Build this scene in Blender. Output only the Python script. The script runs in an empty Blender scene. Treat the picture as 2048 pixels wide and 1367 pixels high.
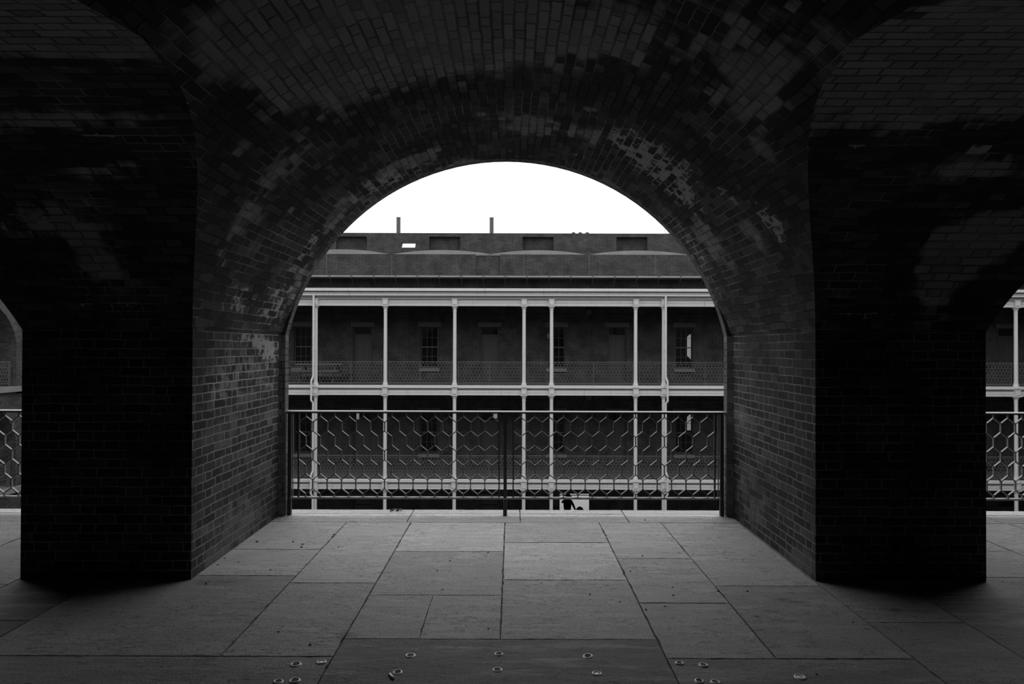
import bpy, math, random
from mathutils import Matrix, Vector
SC = bpy.context.scene
COL = SC.collection
rnd = random.Random(7)

# ---------------------------------------------------------------- camera
EYE = 1.65
PITCH, ROLL = math.radians(0.44), 0.0026
cd = bpy.data.cameras.new('camera')
cd.lens, cd.sensor_width, cd.clip_start, cd.clip_end = 24.0, 36.0, 0.05, 600
cam = bpy.data.objects.new('camera', cd)
COL.objects.link(cam)
RM = Matrix.Rotation(math.radians(90) + PITCH, 3, 'X') @ Matrix.Rotation(ROLL, 3, 'Z')
cam.matrix_world = Matrix.Translation((0, 0, EYE)) @ RM.to_4x4()
SC.camera = cam

# ---------------------------------------------------------------- sky (flat white overcast)
SKY_LOW, SKY_RISE = 1.45, 1.35     # overcast: brighter towards the zenith
w = bpy.data.worlds.new('overcast_sky')
SC.world = w
w.use_nodes = True
wt = w.node_tree
wt.nodes.clear()
wo = wt.nodes.new('ShaderNodeOutputWorld')
bg = wt.nodes.new('ShaderNodeBackground')
wt.links.new(bg.outputs[0], wo.inputs[0])
tc = wt.nodes.new('ShaderNodeTexCoord')
mp = wt.nodes.new('ShaderNodeMapping')
mp.inputs['Scale'].default_value = (1.0, 1.0, 3.2)
nz = wt.nodes.new('ShaderNodeTexNoise')
nz.inputs['Scale'].default_value = 3.0
nz.inputs['Detail'].default_value = 5.0
cr = wt.nodes.new('ShaderNodeMapRange')
cr.inputs['From Min'].default_value, cr.inputs['From Max'].default_value = 0.35, 0.62
cr.inputs['To Min'].default_value, cr.inputs['To Max'].default_value = 0.92, 1.03
wt.links.new(tc.outputs['Generated'], mp.inputs[0])
wt.links.new(mp.outputs[0], nz.inputs['Vector'])
wt.links.new(nz.outputs['Fac'], cr.inputs['Value'])
cc = wt.nodes.new('ShaderNodeCombineColor')
for i in range(3):
    wt.links.new(cr.outputs[0], cc.inputs[i])
wt.links.new(cc.outputs[0], bg.inputs[0])
sx_ = wt.nodes.new('ShaderNodeSeparateXYZ')
wt.links.new(tc.outputs['Generated'], sx_.inputs[0])
gr = wt.nodes.new('ShaderNodeMapRange')
gr.inputs['From Min'].default_value, gr.inputs['From Max'].default_value = 0.0, 1.0
gr.inputs['To Min'].default_value, gr.inputs['To Max'].default_value = SKY_LOW, SKY_LOW + SKY_RISE
wt.links.new(sx_.outputs[2], gr.inputs['Value'])
wt.links.new(gr.outputs[0], bg.inputs[1])

SC.view_settings.view_transform = 'Standard'
SC.view_settings.look = 'None'
SC.view_settings.exposure = 0.0
SC.view_settings.gamma = 1.0
SC.view_settings.use_curve_mapping = False
cy = SC.cycles
cy.use_denoising = True
cy.max_bounces, cy.diffuse_bounces, cy.glossy_bounces = 10, 7, 3
cy.sample_clamp_indirect = 4.0


# ---------------------------------------------------------------- measuring: pixel of the 2048x1367 photograph -> point at a known depth / height
def ray(px, py):
    return RM @ Vector(((px - 1024) / 1365.33, (683.5 - py) / 1365.33, -1.0))


def at(px, py, Y):
    d = ray(px, py)
    return Vector((0, 0, EYE)) + d * (Y / d.y)


def fl(px, py, z=0.0):
    d = ray(px, py)
    return Vector((0, 0, EYE)) + d * ((z - EYE) / d.z)


def X(px, Y):
    return at(px, 694, Y).x


def Z(py, Y):
    return at(1024, py, Y).z


# ---------------------------------------------------------------- shader helpers
class S:
    def __init__(s, nt, k):
        s.nt, s.k = nt, k

    def __add__(s, o): return mth(s.nt, 'ADD', s, o)
    def __radd__(s, o): return mth(s.nt, 'ADD', o, s)
    def __sub__(s, o): return mth(s.nt, 'SUBTRACT', s, o)
    def __rsub__(s, o): return mth(s.nt, 'SUBTRACT', o, s)
    def __mul__(s, o): return mth(s.nt, 'MULTIPLY', s, o)
    def __rmul__(s, o): return mth(s.nt, 'MULTIPLY', o, s)
    def __truediv__(s, o): return mth(s.nt, 'DIVIDE', s, o)


def put(nt, sock, v):
    if isinstance(v, S):
        nt.links.new(v.k, sock)
    else:
        sock.default_value = v


def mth(nt, op, *a):
    n = nt.nodes.new('ShaderNodeMath')
    n.operation = op
    for i, v in enumerate(a):
        put(nt, n.inputs[i], v)
    return S(nt, n.outputs[0])


def step(nt, v, a, b, lo=0.0, hi=1.0):
    n = nt.nodes.new('ShaderNodeMapRange')
    n.interpolation_type = 'SMOOTHSTEP'
    put(nt, n.inputs['Value'], v)
    n.inputs['From Min'].default_value, n.inputs['From Max'].default_value = a, b
    n.inputs['To Min'].default_value, n.inputs['To Max'].default_value = lo, hi
    return S(nt, n.outputs[0])


def vec(nt, x, y, z=0.0):
    n = nt.nodes.new('ShaderNodeCombineXYZ')
    for i, v in enumerate((x, y, z)):
        put(nt, n.inputs[i], v)
    return S(nt, n.outputs[0])


def noise(nt, v, scale, detail=3.0, rough=0.55):
    n = nt.nodes.new('ShaderNodeTexNoise')
    put(nt, n.inputs['Vector'], v)
    n.inputs['Scale'].default_value = scale
    n.inputs['Detail'].default_value = detail
    n.inputs['Roughness'].default_value = rough
    return S(nt, n.outputs['Fac'])


def mix(nt, a, b, f):
    return a + (b - a) * f if isinstance(a, S) or isinstance(b, S) else mth(nt, 'ADD', a, f * (b - a))


def new_mat(name):
    m = bpy.data.materials.new(name)
    m.use_nodes = True
    nt = m.node_tree
    b = nt.nodes['Principled BSDF']
    return m, nt, b


def grey(nt, b, val):
    c = nt.nodes.new('ShaderNodeCombineColor')
    for i in range(3):
        put(nt, c.inputs[i], val)
    nt.links.new(c.outputs[0], b.inputs['Base Color'])


def bump(nt, b, h, dist, strength=1.0):
    n = nt.nodes.new('ShaderNodeBump')
    n.inputs['Strength'].default_value = strength
    n.inputs['Distance'].default_value = dist
    put(nt, n.inputs['Height'], h)
    nt.links.new(n.outputs[0], b.inputs['Normal'])


def uv_of(nt):
    n = nt.nodes.new('ShaderNodeUVMap')
    n.uv_map = 'UVMap'
    s = nt.nodes.new('ShaderNodeSeparateXYZ')
    nt.links.new(n.outputs[0], s.inputs[0])
    return S(nt, s.outputs[0]), S(nt, s.outputs[1])


def pos_of(nt):
    n = nt.nodes.new('ShaderNodeNewGeometry')
    return S(nt, n.outputs['Position'])


def blob(nt, u, v, spots):
    """sum of soft ellipses (u, v, ru, rv, k) as a 0..1 mask"""
    tot = None
    for (u0, v0, ru, rv, k) in spots:
        a, b = (u - u0) / ru, (v - v0) / rv
        g = mth(nt, 'EXPONENT', (a * a + b * b) * -1.0) * k
        tot = g if tot is None else tot + g
    return mth(nt, 'MINIMUM', tot, 1.0)


def brick_mat(name, lo, hi, mort, mw=0.011, P=0.319, ch=0.0653, wob=1.0, dist=0.011, wash=(), lime=(), mort_spots=(), wash_col=0.20, lime_col=0.30, wash_all=0.0, joint=(0.40, 0.62)):
    """Flemish-bond brickwork in metres of UV. wash: broad pale bloom on the brick faces; lime: ragged smears of old plaster;
    mort_spots: where the joints are repointed pale."""
    m, nt, b = new_mat(name)
    u, v = uv_of(nt)
    p = vec(nt, u, v)
    n_a = noise(nt, p, 7.0, 2.0)
    n_f = noise(nt, p, 55.0, 3.0, 0.65)
    n_l = noise(nt, p, 1.6, 4.0, 0.6)
    if not wob:
        n_l = n_l * 0.35 + 0.33
    if wob:
        u2 = u + (n_f - 0.5) * (0.010 * wob) + (n_a - 0.5) * (0.022 * wob)
        v2 = v + (n_f - 0.5) * (0.008 * wob) + (noise(nt, vec(nt, u + 31.0, v), 5.0, 2.0) - 0.5) * (0.020 * wob)
    else:
        u2, v2 = u, v
    vr = v2 / ch
    row = mth(nt, 'FLOOR', vr)
    fv = vr - row
    wn = nt.nodes.new('ShaderNodeTexWhiteNoise')
    wn.noise_dimensions = '1D'
    put(nt, wn.inputs['W'], row)
    uu = u2 / P + mth(nt, 'MODULO', row, 2.0) * 0.5 + S(nt, wn.outputs['Value']) * 0.16
    c = mth(nt, 'FLOOR', uu)
    fu = uu - c
    hf = 0.335
    st = mth(nt, 'GREATER_THAN', fu, hf)
    loc = (fu - st * hf) * P
    wid = (st * (1 - 2 * hf) + hf) * P
    wb = nt.nodes.new('ShaderNodeTexWhiteNoise')
    wb.noise_dimensions = '2D'
    put(nt, wb.inputs['Vector'], vec(nt, c * 2.0 + st, row))
    r = S(nt, wb.outputs['Value'])
    du = mth(nt, 'MINIMUM', loc, wid - loc)
    dv = mth(nt, 'MINIMUM', fv, 1.0 - fv) * ch
    d = mth(nt, 'MINIMUM', du, dv)
    if wob:
        d = d + (n_f - 0.5) * 0.007
    bm = step(nt, d, mw * 0.28, mw * 0.62)
    bc = (r * r * (hi - lo) + lo) * (n_l * 0.9 + n_f * 0.7 + 0.2)
    mc = mort * (step(nt, n_l, joint[0], joint[1]) * 1.1 + 0.10) * (0.6 + n_f * 0.8)
    if mort_spots:
        mk = blob(nt, u, v, mort_spots)
        mc = mc + mk * (n_a * 0.6 + 0.7) * 0.30
        bm = bm * (1.0 - mk * 0.35 * step(nt, n_a, 0.45, 0.6))
    col = bc * bm + mc * (1.0 - bm)
    if wash:
        k = blob(nt, u, v, wash)
        n_s = noise(nt, vec(nt, u * 7.0, v * 1.1, 5.0), 1.0, 4.0, 0.65)
        k = step(nt, k + (n_l - 0.5) * 0.9 + (n_s - 0.5) * 1.1 + (n_a - 0.5) * 0.4 + (r - 0.5) * 0.35, 0.30, 0.72)
        wc = (r * 0.35 + n_f * 0.5 + n_a * 0.5 + 0.3) * wash_col
        k = k * (0.35 + bm * 0.65)
        col = mix(nt, col, wc, k * 0.85)
    if wash_all:
        k = step(nt, n_l, 0.62, 0.78) * wash_all
        col = mix(nt, col, wash_col * (0.5 + n_f), k)
    if lime:
        k = blob(nt, u, v, lime)
        n_m = noise(nt, vec(nt, u * 1.0 + 9.0, v + 4.0), 11.0, 5.0, 0.7)
        n_e = mth(nt, 'SUBTRACT', 1.0, bm) * 0.32
        k = step(nt, k * 0.45 + (n_m - 0.5) * 1.5 + n_e * k + (r - 0.5) * 0.35, 0.42, 0.50) * step(nt, k, 0.10, 0.25)
        col = mix(nt, col, lime_col * (0.55 + n_f * 0.8), k)
        bm = mth(nt, 'MAXIMUM', bm, k)
    grey(nt, b, mth(nt, 'MAXIMUM', col, 0.004))
    b.inputs['Roughness'].default_value = 0.88
    b.inputs['Specular IOR Level'].default_value = 0.25
    if dist:
        bump(nt, b, bm + n_f * 0.35 + r * 0.35, dist)
    return m


def plain(name, val, rough=0.6, spec=0.4, metal=0.0, var=0.25, scale=6.0, emit=0.0, streak=False):
    m, nt, b = new_mat(name)
    p = pos_of(nt)
    n = noise(nt, p, scale, 4.0, 0.6)
    col = (n * (2 * var) + (1 - var)) * val
    if streak:
        sp = nt.nodes.new('ShaderNodeSeparateXYZ')
        nt.links.new(p.k, sp.inputs[0])
        x, z = S(nt, sp.outputs[0]), S(nt, sp.outputs[2])
        s1 = noise(nt, vec(nt, x, z * 0.12, 3.0), 9.0, 4.0, 0.7)
        s2 = noise(nt, vec(nt, x * 0.8, z * 3.0, 9.0), 3.0, 5.0, 0.7)
        dk = step(nt, s1, 0.58, 0.72) * 0.35 + step(nt, s2, 0.63, 0.70) * 0.35
        col = col * (1.0 - dk)
    grey(nt, b, col)
    b.inputs['Roughness'].default_value = rough
    b.inputs['Specular IOR Level'].default_value = spec
    b.inputs['Metallic'].default_value = metal
    if emit:
        b.inputs['Emission Color'].default_value = (1, 1, 1, 1)
        b.inputs['Emission Strength'].default_value = emit
    return m


# ---------------------------------------------------------------- mesh helpers
class MB:
    def __init__(s):
        s.v, s.f, s.uv, s.mi, s.tone = [], [], [], [], []

    def face(s, pts, uv=None, mi=0, tone=1.0):
        k = len(s.v)
        s.v += [Vector(p) for p in pts]
        s.f.append(tuple(range(k, k + len(pts))))
        s.uv.append(uv)
        s.mi.append(mi)
        s.tone.append(tone)

    def box(s, x0, x1, y0, y1, z0, z1, mi=0, tone=1.0, M=None):
        c = [Vector((x, y, z)) for x in (x0, x1) for y in (y0, y1) for z in (z0, z1)]
        if M is not None:
            c = [M @ p for p in c]
        k = len(s.v)
        s.v += c
        for q in ((0, 1, 3, 2), (4, 6, 7, 5), (0, 4, 5, 1), (2, 3, 7, 6), (0, 2, 6, 4), (1, 5, 7, 3)):
            s.f.append(tuple(k + i for i in q))
            s.uv.append(None)
            s.mi.append(mi)
            s.tone.append(tone)

    def bar(s, a, b, up, tw, td, mi=0):
        """square bar from a to b; td along `up`, tw across"""
        a, b, up = Vector(a), Vector(b), Vector(up)
        d = (b - a).normalized()
        sd = d.cross(up).normalized() * (tw / 2)
        uu = up.normalized() * (td / 2)
        k = len(s.v)
        s.v += [a + sd + uu, a - sd + uu, a - sd - uu, a + sd - uu, b + sd + uu, b - sd + uu, b - sd - uu, b + sd - uu]
        for q in ((0, 3, 2, 1), (4, 5, 6, 7), (0, 1, 5, 4), (1, 2, 6, 5), (2, 3, 7, 6), (3, 0, 4, 7)):
            s.f.append(tuple(k + i for i in q))
            s.uv.append(None)
            s.mi.append(mi)
            s.tone.append(1.0)

    def lathe(s, prof, n=16, c=(0, 0, 0), M=None, caps=True):
        """prof: (radius, height) pairs turned about z"""
        k = len(s.v)
        for (r, h) in prof:
            for i in range(n):
                a = 2 * math.pi * i / n
                p = Vector((r * math.cos(a), r * math.sin(a), h))
                if M is not None:
                    p = M @ p
                s.v.append(p + Vector(c))
        for j in range(len(prof) - 1):
            for i in range(n):
                i2 = (i + 1) % n
                s.f.append((k + j * n + i, k + j * n + i2, k + (j + 1) * n + i2, k + (j + 1) * n + i))
                s.uv.append(None); s.mi.append(0); s.tone.append(1.0)
        if caps:
            for j, fl_ in ((0, True), (len(prof) - 1, False)):
                q = [k + j * n + i for i in range(n)]
                s.f.append(tuple(reversed(q)) if fl_ else tuple(q))
                s.uv.append(None); s.mi.append(0); s.tone.append(1.0)

    def tube(s, pts, r, n=10):
        pts = [Vector(p) for p in pts]
        k = len(s.v)
        m = len(pts)
        for j, p in enumerate(pts):
            d = (pts[min(j + 1, m - 1)] - pts[max(j - 1, 0)]).normalized()
            ref = Vector((0, 1, 0)) if abs(d.y) < 0.9 else Vector((1, 0, 0))
            a = d.cross(ref).normalized()
            bb = d.cross(a).normalized()
            for i in range(n):
                t = 2 * math.pi * i / n
                s.v.append(p + a * (r * math.cos(t)) + bb * (r * math.sin(t)))
        for j in range(m - 1):
            for i in range(n):
                i2 = (i + 1) % n
                s.f.append((k + j * n + i, k + j * n + i2, k + (j + 1) * n + i2, k + (j + 1) * n + i))
                s.uv.append(None); s.mi.append(0); s.tone.append(1.0)
        for j in (0, m - 1):
            s.f.append(tuple(k + j * n + i for i in range(n)))
            s.uv.append(None); s.mi.append(0); s.tone.append(1.0)

    def build(s, name, mats, parent=None, smooth=False, org=None):
        if not isinstance(mats, (list, tuple)):
            mats = [mats]
        if org is None:
            if parent is not None:
                org = wloc(parent)
            else:
                lo = [min(p[i] for p in s.v) for i in range(3)]
                hi = [max(p[i] for p in s.v) for i in range(3)]
                org = Vector(((lo[0] + hi[0]) / 2, (lo[1] + hi[1]) / 2, lo[2]))
        org = Vector(org)
        me = bpy.data.meshes.new(name)
        me.from_pydata([tuple(p - org) for p in s.v], [], s.f)
        ul = me.uv_layers.new(name='UVMap')
        ta = me.attributes.new('tone', 'FLOAT', 'FACE')
        for i, pl in enumerate(me.polygons):
            pl.material_index = s.mi[i]
            ta.data[i].value = s.tone[i]
            if smooth:
                pl.use_smooth = True
            uvs = s.uv[i]
            nn = pl.normal
            ax = max(range(3), key=lambda q: abs(nn[q]))
            for j, li in enumerate(pl.loop_indices):
                if uvs is not None:
                    ul.data[li].uv = uvs[j]
                else:
                    p = s.v[s.f[i][j]]
                    ul.data[li].uv = (p.y, p.z) if ax == 0 else ((p.x, p.z) if ax == 1 else (p.x, p.y))
        for m in mats:
            me.materials.append(m)
        o = bpy.data.objects.new(name, me)
        COL.objects.link(o)
        if parent is not None:
            o.parent = parent
            o.location = org - wloc(parent)
        else:
            o.location = org
        return o


def wloc(o):
    p = Vector(o.location)
    while o.parent is not None:
        o = o.parent
        p = p + Vector(o.location)
    return p


def struct(o):
    o['kind'] = 'structure'
    return o


def tag(o, label, cat, group=None, kind=None):
    o['label'], o['category'] = label, cat
    if group:
        o['group'] = group
    if kind:
        o['kind'] = kind
    return o


def thing(name, loc, label, cat, group=None):
    o = bpy.data.objects.new(name, None)
    o.empty_display_size = 0.2
    o.location = loc
    COL.objects.link(o)
    return tag(o, label, cat, group)


def dup(o, parent, loc):
    """copy of a part and its sub-parts under parent at local loc"""
    c = o.copy()
    COL.objects.link(c)
    c.parent = parent
    c.location = loc
    for ch in o.children:
        g = ch.copy()
        COL.objects.link(g)
        g.parent = c
    return c


# ---------------------------------------------------------------- the casemate: piers, vaults, floor
X0 = -0.057            # middle of the central bay
BAY = 5.635
HW = 2.2125            # half width between the piers
YF, YE, YL, YS = 4.85, 6.68, 6.78, 6.95      # pier face, start of the lip, outer face, edge of the sill
YB = 0.85              # back row of piers
ZS = EYE + 0.114       # springing
CROWN = EYE + 1.856
RA = (HW ** 2 + (CROWN - ZS) ** 2) / (2 * (CROWN - ZS))
ZC = CROWN - RA        # centre of the cross barrel
RISE_B = 1.18
RB = (2.0 ** 2 + RISE_B ** 2) / (2 * RISE_B)
ZCB = ZS + RISE_B - RB
YM = (YF + YB) / 2
HL = 2.16              # half width between the lips
CRL = EYE + 1.843      # crown of the thin outer ring
RL = (HL ** 2 + (CRL - ZS) ** 2) / (2 * (CRL - ZS))
ZCL = CRL - RL


def zA(x): return ZC + math.sqrt(max(RA * RA - x * x, 0))
def xA(z): return math.sqrt(max(RA * RA - (z - ZC) ** 2, 0))
def zB(y): return ZCB + math.sqrt(max(RB * RB - (y - YM) ** 2, 0))
def yB(z): return YM + math.sqrt(max(RB * RB - (z - ZCB) ** 2, 0))


def a_uv(px, py):
    """where a pixel's ray meets the cross barrel, as (depth, arc length from the crown)"""
    d = ray(px, py)
    a = d.x ** 2 + d.z ** 2
    bq = 2 * (-d.x * X0 + d.z * (EYE - ZC))
    c = X0 ** 2 + (EYE - ZC) ** 2 - RA ** 2
    t = (-bq + math.sqrt(bq * bq - 4 * a * c)) / (2 * a)
    return d.y * t, RA * math.atan2(d.x * t - X0, EYE + d.z * t - ZC)


def b_uv(px, py):
    """where a pixel's ray meets the long barrel, as (x, arc length from its crown)"""
    d = ray(px, py)
    a = d.y ** 2 + d.z ** 2
    bq = 2 * (-d.y * YM + d.z * (EYE - ZCB))
    c = YM ** 2 + (EYE - ZCB) ** 2 - RB ** 2
    t = (-bq + math.sqrt(bq * bq - 4 * a * c)) / (2 * a)
    return d.x * t, RB * math.atan2(d.y * t - YM, EYE + d.z * t - ZCB)


def spots(fn, lst):
    return [fn(px, py) + (ru, rv, k) for (px, py, ru, rv, k) in lst]


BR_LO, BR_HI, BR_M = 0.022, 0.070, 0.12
a_wash = spots(a_uv, [(700, 90, 0.75, 0.55, 1.0), (860, 60, 0.7, 0.5, 0.9), (560, 60, 0.6, 0.35, 0.8), (1050, 60, 0.5, 0.5, 0.8), (1250, 60, 0.45, 0.3, 0.7), (1480, 180, 0.35, 0.3, 0.7),
                      (1560, 60, 0.5, 0.3, 0.6), (560, 330, 0.18, 0.26, 0.62), (500, 430, 0.20, 0.2, 0.62), (470, 310, 0.12, 0.14, 0.55), (600, 400, 0.10, 0.3, 0.5), (440, 520, 0.12, 0.12, 0.5), (640, 330, 0.08, 0.2, 0.5), (820, 320, 0.22, 0.35, 0.9), (1060, 250, 0.28, 0.28, 0.9),
                      (680, 420, 0.22, 0.35, 0.8), (1180, 270, 0.2, 0.2, 0.7), (1400, 560, 0.25, 0.5, 0.9), (1420, 470, 0.3, 0.3, 0.8), (590, 560, 0.2, 0.4, 0.8), (1530, 300, 0.1, 0.1, 0.9), (760, 400, 0.16, 0.5, 0.6), (920, 325, 0.14, 0.4, 0.55), (1250, 380, 0.14, 0.4, 0.5),
                      (962, 228, 0.05, 0.04, 1.0), (1178, 218, 0.05, 0.04, 1.0), (1500, 470, 0.12, 0.16, 0.8)])
a_lime = spots(a_uv, [(1310, 310, 0.42, 0.42, 1.0), (1350, 380, 0.25, 0.4, 0.9), (1260, 290, 0.2, 0.2, 0.9), (1160, 310, 0.10, 0.10, 0.9), (1130, 262, 0.06, 0.06, 0.9), (1540, 440, 0.16, 0.24, 0.9), (1455, 390, 0.10, 0.08, 0.8),
                      (1395, 500, 0.16, 0.6, 0.7), (745, 360, 0.2, 0.3, 0.9), (620, 480, 0.16, 0.4, 0.9), (540, 620, 0.32, 0.26, 1.0), (480, 600, 0.3, 0.14, 0.85), (800, 350, 0.2, 0.3, 0.8), (1425, 610, 0.2, 0.3, 0.9)])
b_wash = spots(b_uv, [(1780, 110, 1.1, 0.55, 1.0), (1950, 150, 0.8, 0.4, 0.8), (60, 40, 0.9, 0.35, 1.0), (230, 70, 0.4, 0.2, 0.8), (120, 240, 0.5, 0.10, 0.8), (110, 440, 0.3, 0.2, 0.9), (190, 520, 0.14, 0.2, 0.9),
                      (220, 340, 0.25, 0.1, 0.7), (1930, 480, 0.3, 0.25, 0.9), (1880, 560, 0.2, 0.25, 0.9), (1980, 340, 0.4, 0.1, 0.7), (2020, 460, 0.2, 0.2, 0.9)])
b_lime = spots(b_uv, [(195, 270, 0.16, 0.03, 0.9), (1965, 300, 0.1, 0.06, 0.9), (1720, 293, 0.09, 0.02, 1.0), (250, 610, 0.3, 0.05, 0.8), (1720, 630, 0.3, 0.05, 0.8), (1860, 600, 0.1, 0.1, 0.9), (60, 440, 0.3, 0.12, 0.7)])
a_mort = spots(a_uv, [(1395, 490, 0.10, 0.45, 0.9), (1432, 590, 0.10, 0.35, 1.0), (1340, 420, 0.08, 0.3, 0.6), (700, 430, 0.10, 0.4, 0.6), (610, 560, 0.10, 0.3, 0.5), (560, 470, 0.3, 0.08, 0.4)])
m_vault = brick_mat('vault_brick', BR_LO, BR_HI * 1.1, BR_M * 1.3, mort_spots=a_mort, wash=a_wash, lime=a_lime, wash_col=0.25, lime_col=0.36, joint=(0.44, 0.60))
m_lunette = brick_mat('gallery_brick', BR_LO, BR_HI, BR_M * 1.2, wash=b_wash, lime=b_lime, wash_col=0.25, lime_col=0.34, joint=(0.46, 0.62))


def jl(px, py, xx):
    """pixel on a jamb wall x = xx -> (y, z)"""
    d = ray(px, py)
    t = xx / d.x
    return d.y * t, EYE + d.z * t


XL, XR = X0 - HW, X0 + HW
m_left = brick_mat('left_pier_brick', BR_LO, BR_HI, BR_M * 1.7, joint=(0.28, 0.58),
                   mort_spots=[jl(490, 735, XL) + (0.60, 0.26, 1.0), jl(440, 775, XL) + (0.25, 0.12, 0.8), jl(440, 860, XL) + (0.6, 0.35, 0.22), jl(470, 1000, XL) + (0.9, 0.5, 0.2)],
                   wash=[jl(470, 1060, XL) + (0.6, 0.25, 0.8), jl(450, 860, XL) + (0.5, 0.12, 0.6), jl(540, 900, XL) + (0.4, 0.4, 0.4)],
                   lime=[jl(535, 690, XL) + (0.4, 0.13, 1.0), jl(495, 672, XL) + (0.3, 0.06, 1.0), jl(545, 745, XL) + (0.25, 0.25, 0.8)], wash_col=0.12, lime_col=0.30)
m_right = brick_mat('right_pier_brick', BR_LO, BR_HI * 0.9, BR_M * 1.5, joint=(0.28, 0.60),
                    wash=[jl(1490, 850, XR) + (0.45, 0.2, 0.7), jl(1500, 1000, XR) + (0.6, 0.35, 0.6), jl(1610, 1120, XR) + (0.3, 0.12, 0.7)],
                    lime=[jl(1480, 830, XR) + (0.3, 0.05, 0.6), jl(1475, 690, XR) + (0.14, 0.1, 0.6)], wash_col=0.10, lime_col=0.22, mort_spots=[jl(1540, 740, XR) + (1.2, 0.5, 0.12), jl(1465, 720, XR) + (0.15, 0.2, 0.5)])
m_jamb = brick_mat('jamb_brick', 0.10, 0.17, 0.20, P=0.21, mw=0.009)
m_back = brick_mat('casemate_brick', BR_LO, BR_HI, BR_M, dist=0.0)
m_bounce = brick_mat('pale_bounce_brick', 0.42, 0.55, 0.40, dist=0.0)  # pale tone on unseen back walls, added to bounce light onto the piers


# ---- floor slabs
def floor_mat():
    m, nt, b = new_mat('flagstone')
    p = pos_of(nt)
    sp = nt.nodes.new('ShaderNodeSeparateXYZ')
    nt.links.new(p.k, sp.inputs[0])
    x, y = S(nt, sp.outputs[0]), S(nt, sp.outputs[1])
    at_ = nt.nodes.new('ShaderNodeAttribute')
    at_.attribute_name = 'tone'
    tone = S(nt, at_.outputs['Fac'])
    n1 = noise(nt, p, 1.7, 4.0, 0.6)
    n2 = noise(nt, p, 90.0, 3.0, 0.7)
    n3 = noise(nt, vec(nt, x * 0.35, y * 1.3, tone * 17.0), 9.0, 5.0, 0.65)
    n4 = noise(nt, vec(nt, x * 0.5, y * 1.6, tone * 5.0), 30.0, 4.0, 0.7)
    col = tone * (n1 * 0.5 + 0.75) * (n2 * 1.7 + 0.15) * (n3 * 0.7 + 0.65)
    # pale scuffs along the rough dark slabs
    n5 = noise(nt, vec(nt, x * 0.55, y * 3.2, 2.0), 2.6, 5.0, 0.62)
    col = col + step(nt, n5, 0.50, 0.66) * (1.0 - step(nt, tone, 0.16, 0.23)) * 0.15 * (n2 * 0.8 + 0.5)
    # hairline flakes running with the bedding of the stone
    ck = 1.0 - step(nt, mth(nt, 'ABSOLUTE', n3 - 0.5), 0.001, 0.016)
    fk = step(nt, n4, 0.61, 0.66)
    col = col * (1.0 - ck * 0.6 * step(nt, n1, 0.45, 0.53)) * (1.0 - fk * 0.6)
    st = []
    for (px, py, rx, ry, k) in ((1565, 1198, 0.055, 0.028, 0.6), (1590, 1203, 0.06, 0.022, 0.5), (1548, 1222, 0.06, 0.022, 0.45), (1556, 1239, 0.06, 0.024, 0.55), (1513, 1232, 0.022, 0.016, 0.9),
                                (1788, 1218, 0.035, 0.02, 0.9), (1830, 1220, 0.12, 0.02, 0.4), (1520, 1259, 0.035, 0.012, 0.7), (435, 1163, 0.22, 0.07, 0.35), (690, 1270, 0.05, 0.05, 0.6), (1640, 1182, 0.05, 0.05, 0.4)):
        q = fl(px, py)
        st.append((q.x, q.y, rx, ry, k))
    dk = blob(nt, x + (n3 - 0.5) * 0.05, y + (n4 - 0.5) * 0.03, st)
    col = col * (1.0 - dk * 0.8)
    grey(nt, b, col)
    b.inputs['Roughness'].default_value = 0.72
    b.inputs['Specular IOR Level'].default_value = 0.35
    bump(nt, b, n2 * 0.6 + n3 * 1.2 + n4 * 0.7, 0.007, 0.9)
    return m


m_floor = floor_mat()
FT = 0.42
fb = MB()
XMIN, XMAX = X0 - 1.5 * BAY, X0 + 1.5 * BAY
fb.box(XMIN, XMAX, -4.0, YS - 0.03, -0.55, -0.014, tone=0.05)


def slab(x0, x1, y0, y1, tone, ov=0.0, cut=None):
    g = 0.0035
    if cut is not None:            # a slab cracked in two
        slab(x0, cut + 0.0025, y0, y1, tone)
        slab(cut - 0.0025, x1, y0, y1, tone)
        return
    x0, x1, y0, y1 = x0 + g, x1 - g, y0 + g, y1 - g
    n = max(2, int(max(x1 - x0, y1 - y0) / 0.06))
    pts = []
    for (ax, ay, bx, by) in ((x0, y0, x1, y0), (x1, y0, x1, y1), (x1, y1, x0, y1), (x0, y1, x0, y0)):
        for i in range(n):
            t = i / n
            j = 0.0 if i == 0 else rnd.gauss(0, 0.0022)
            if i and rnd.random() < 0.03:
                j = 0.008
            px, py = ax + (bx - ax) * t, ay + (by - ay) * t
            if ay == by:
                py += abs(j) if ay == y0 else -abs(j)
            else:
                px += -abs(j) if ax == x1 else abs(j)
            pts.append((px, py))
    tl = [rnd.uniform(-0.0015, 0.0) for _ in range(1)][0]
    fb.face([(a, c, tl) for a, c in pts], tone=tone)
    k = len(pts)
    zb = -0.5 if ov else -0.02
    for i in range(k):
        a, c = pts[i], pts[(i + 1) % k]
        fb.face([(a[0], a[1], tl), (a[0], a[1], -0.02), (c[0], c[1], -0.02), (c[0], c[1], tl)], tone=tone * 0.8)


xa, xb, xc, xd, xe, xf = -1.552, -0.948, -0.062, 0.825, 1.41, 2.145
YT = 6.453


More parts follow.
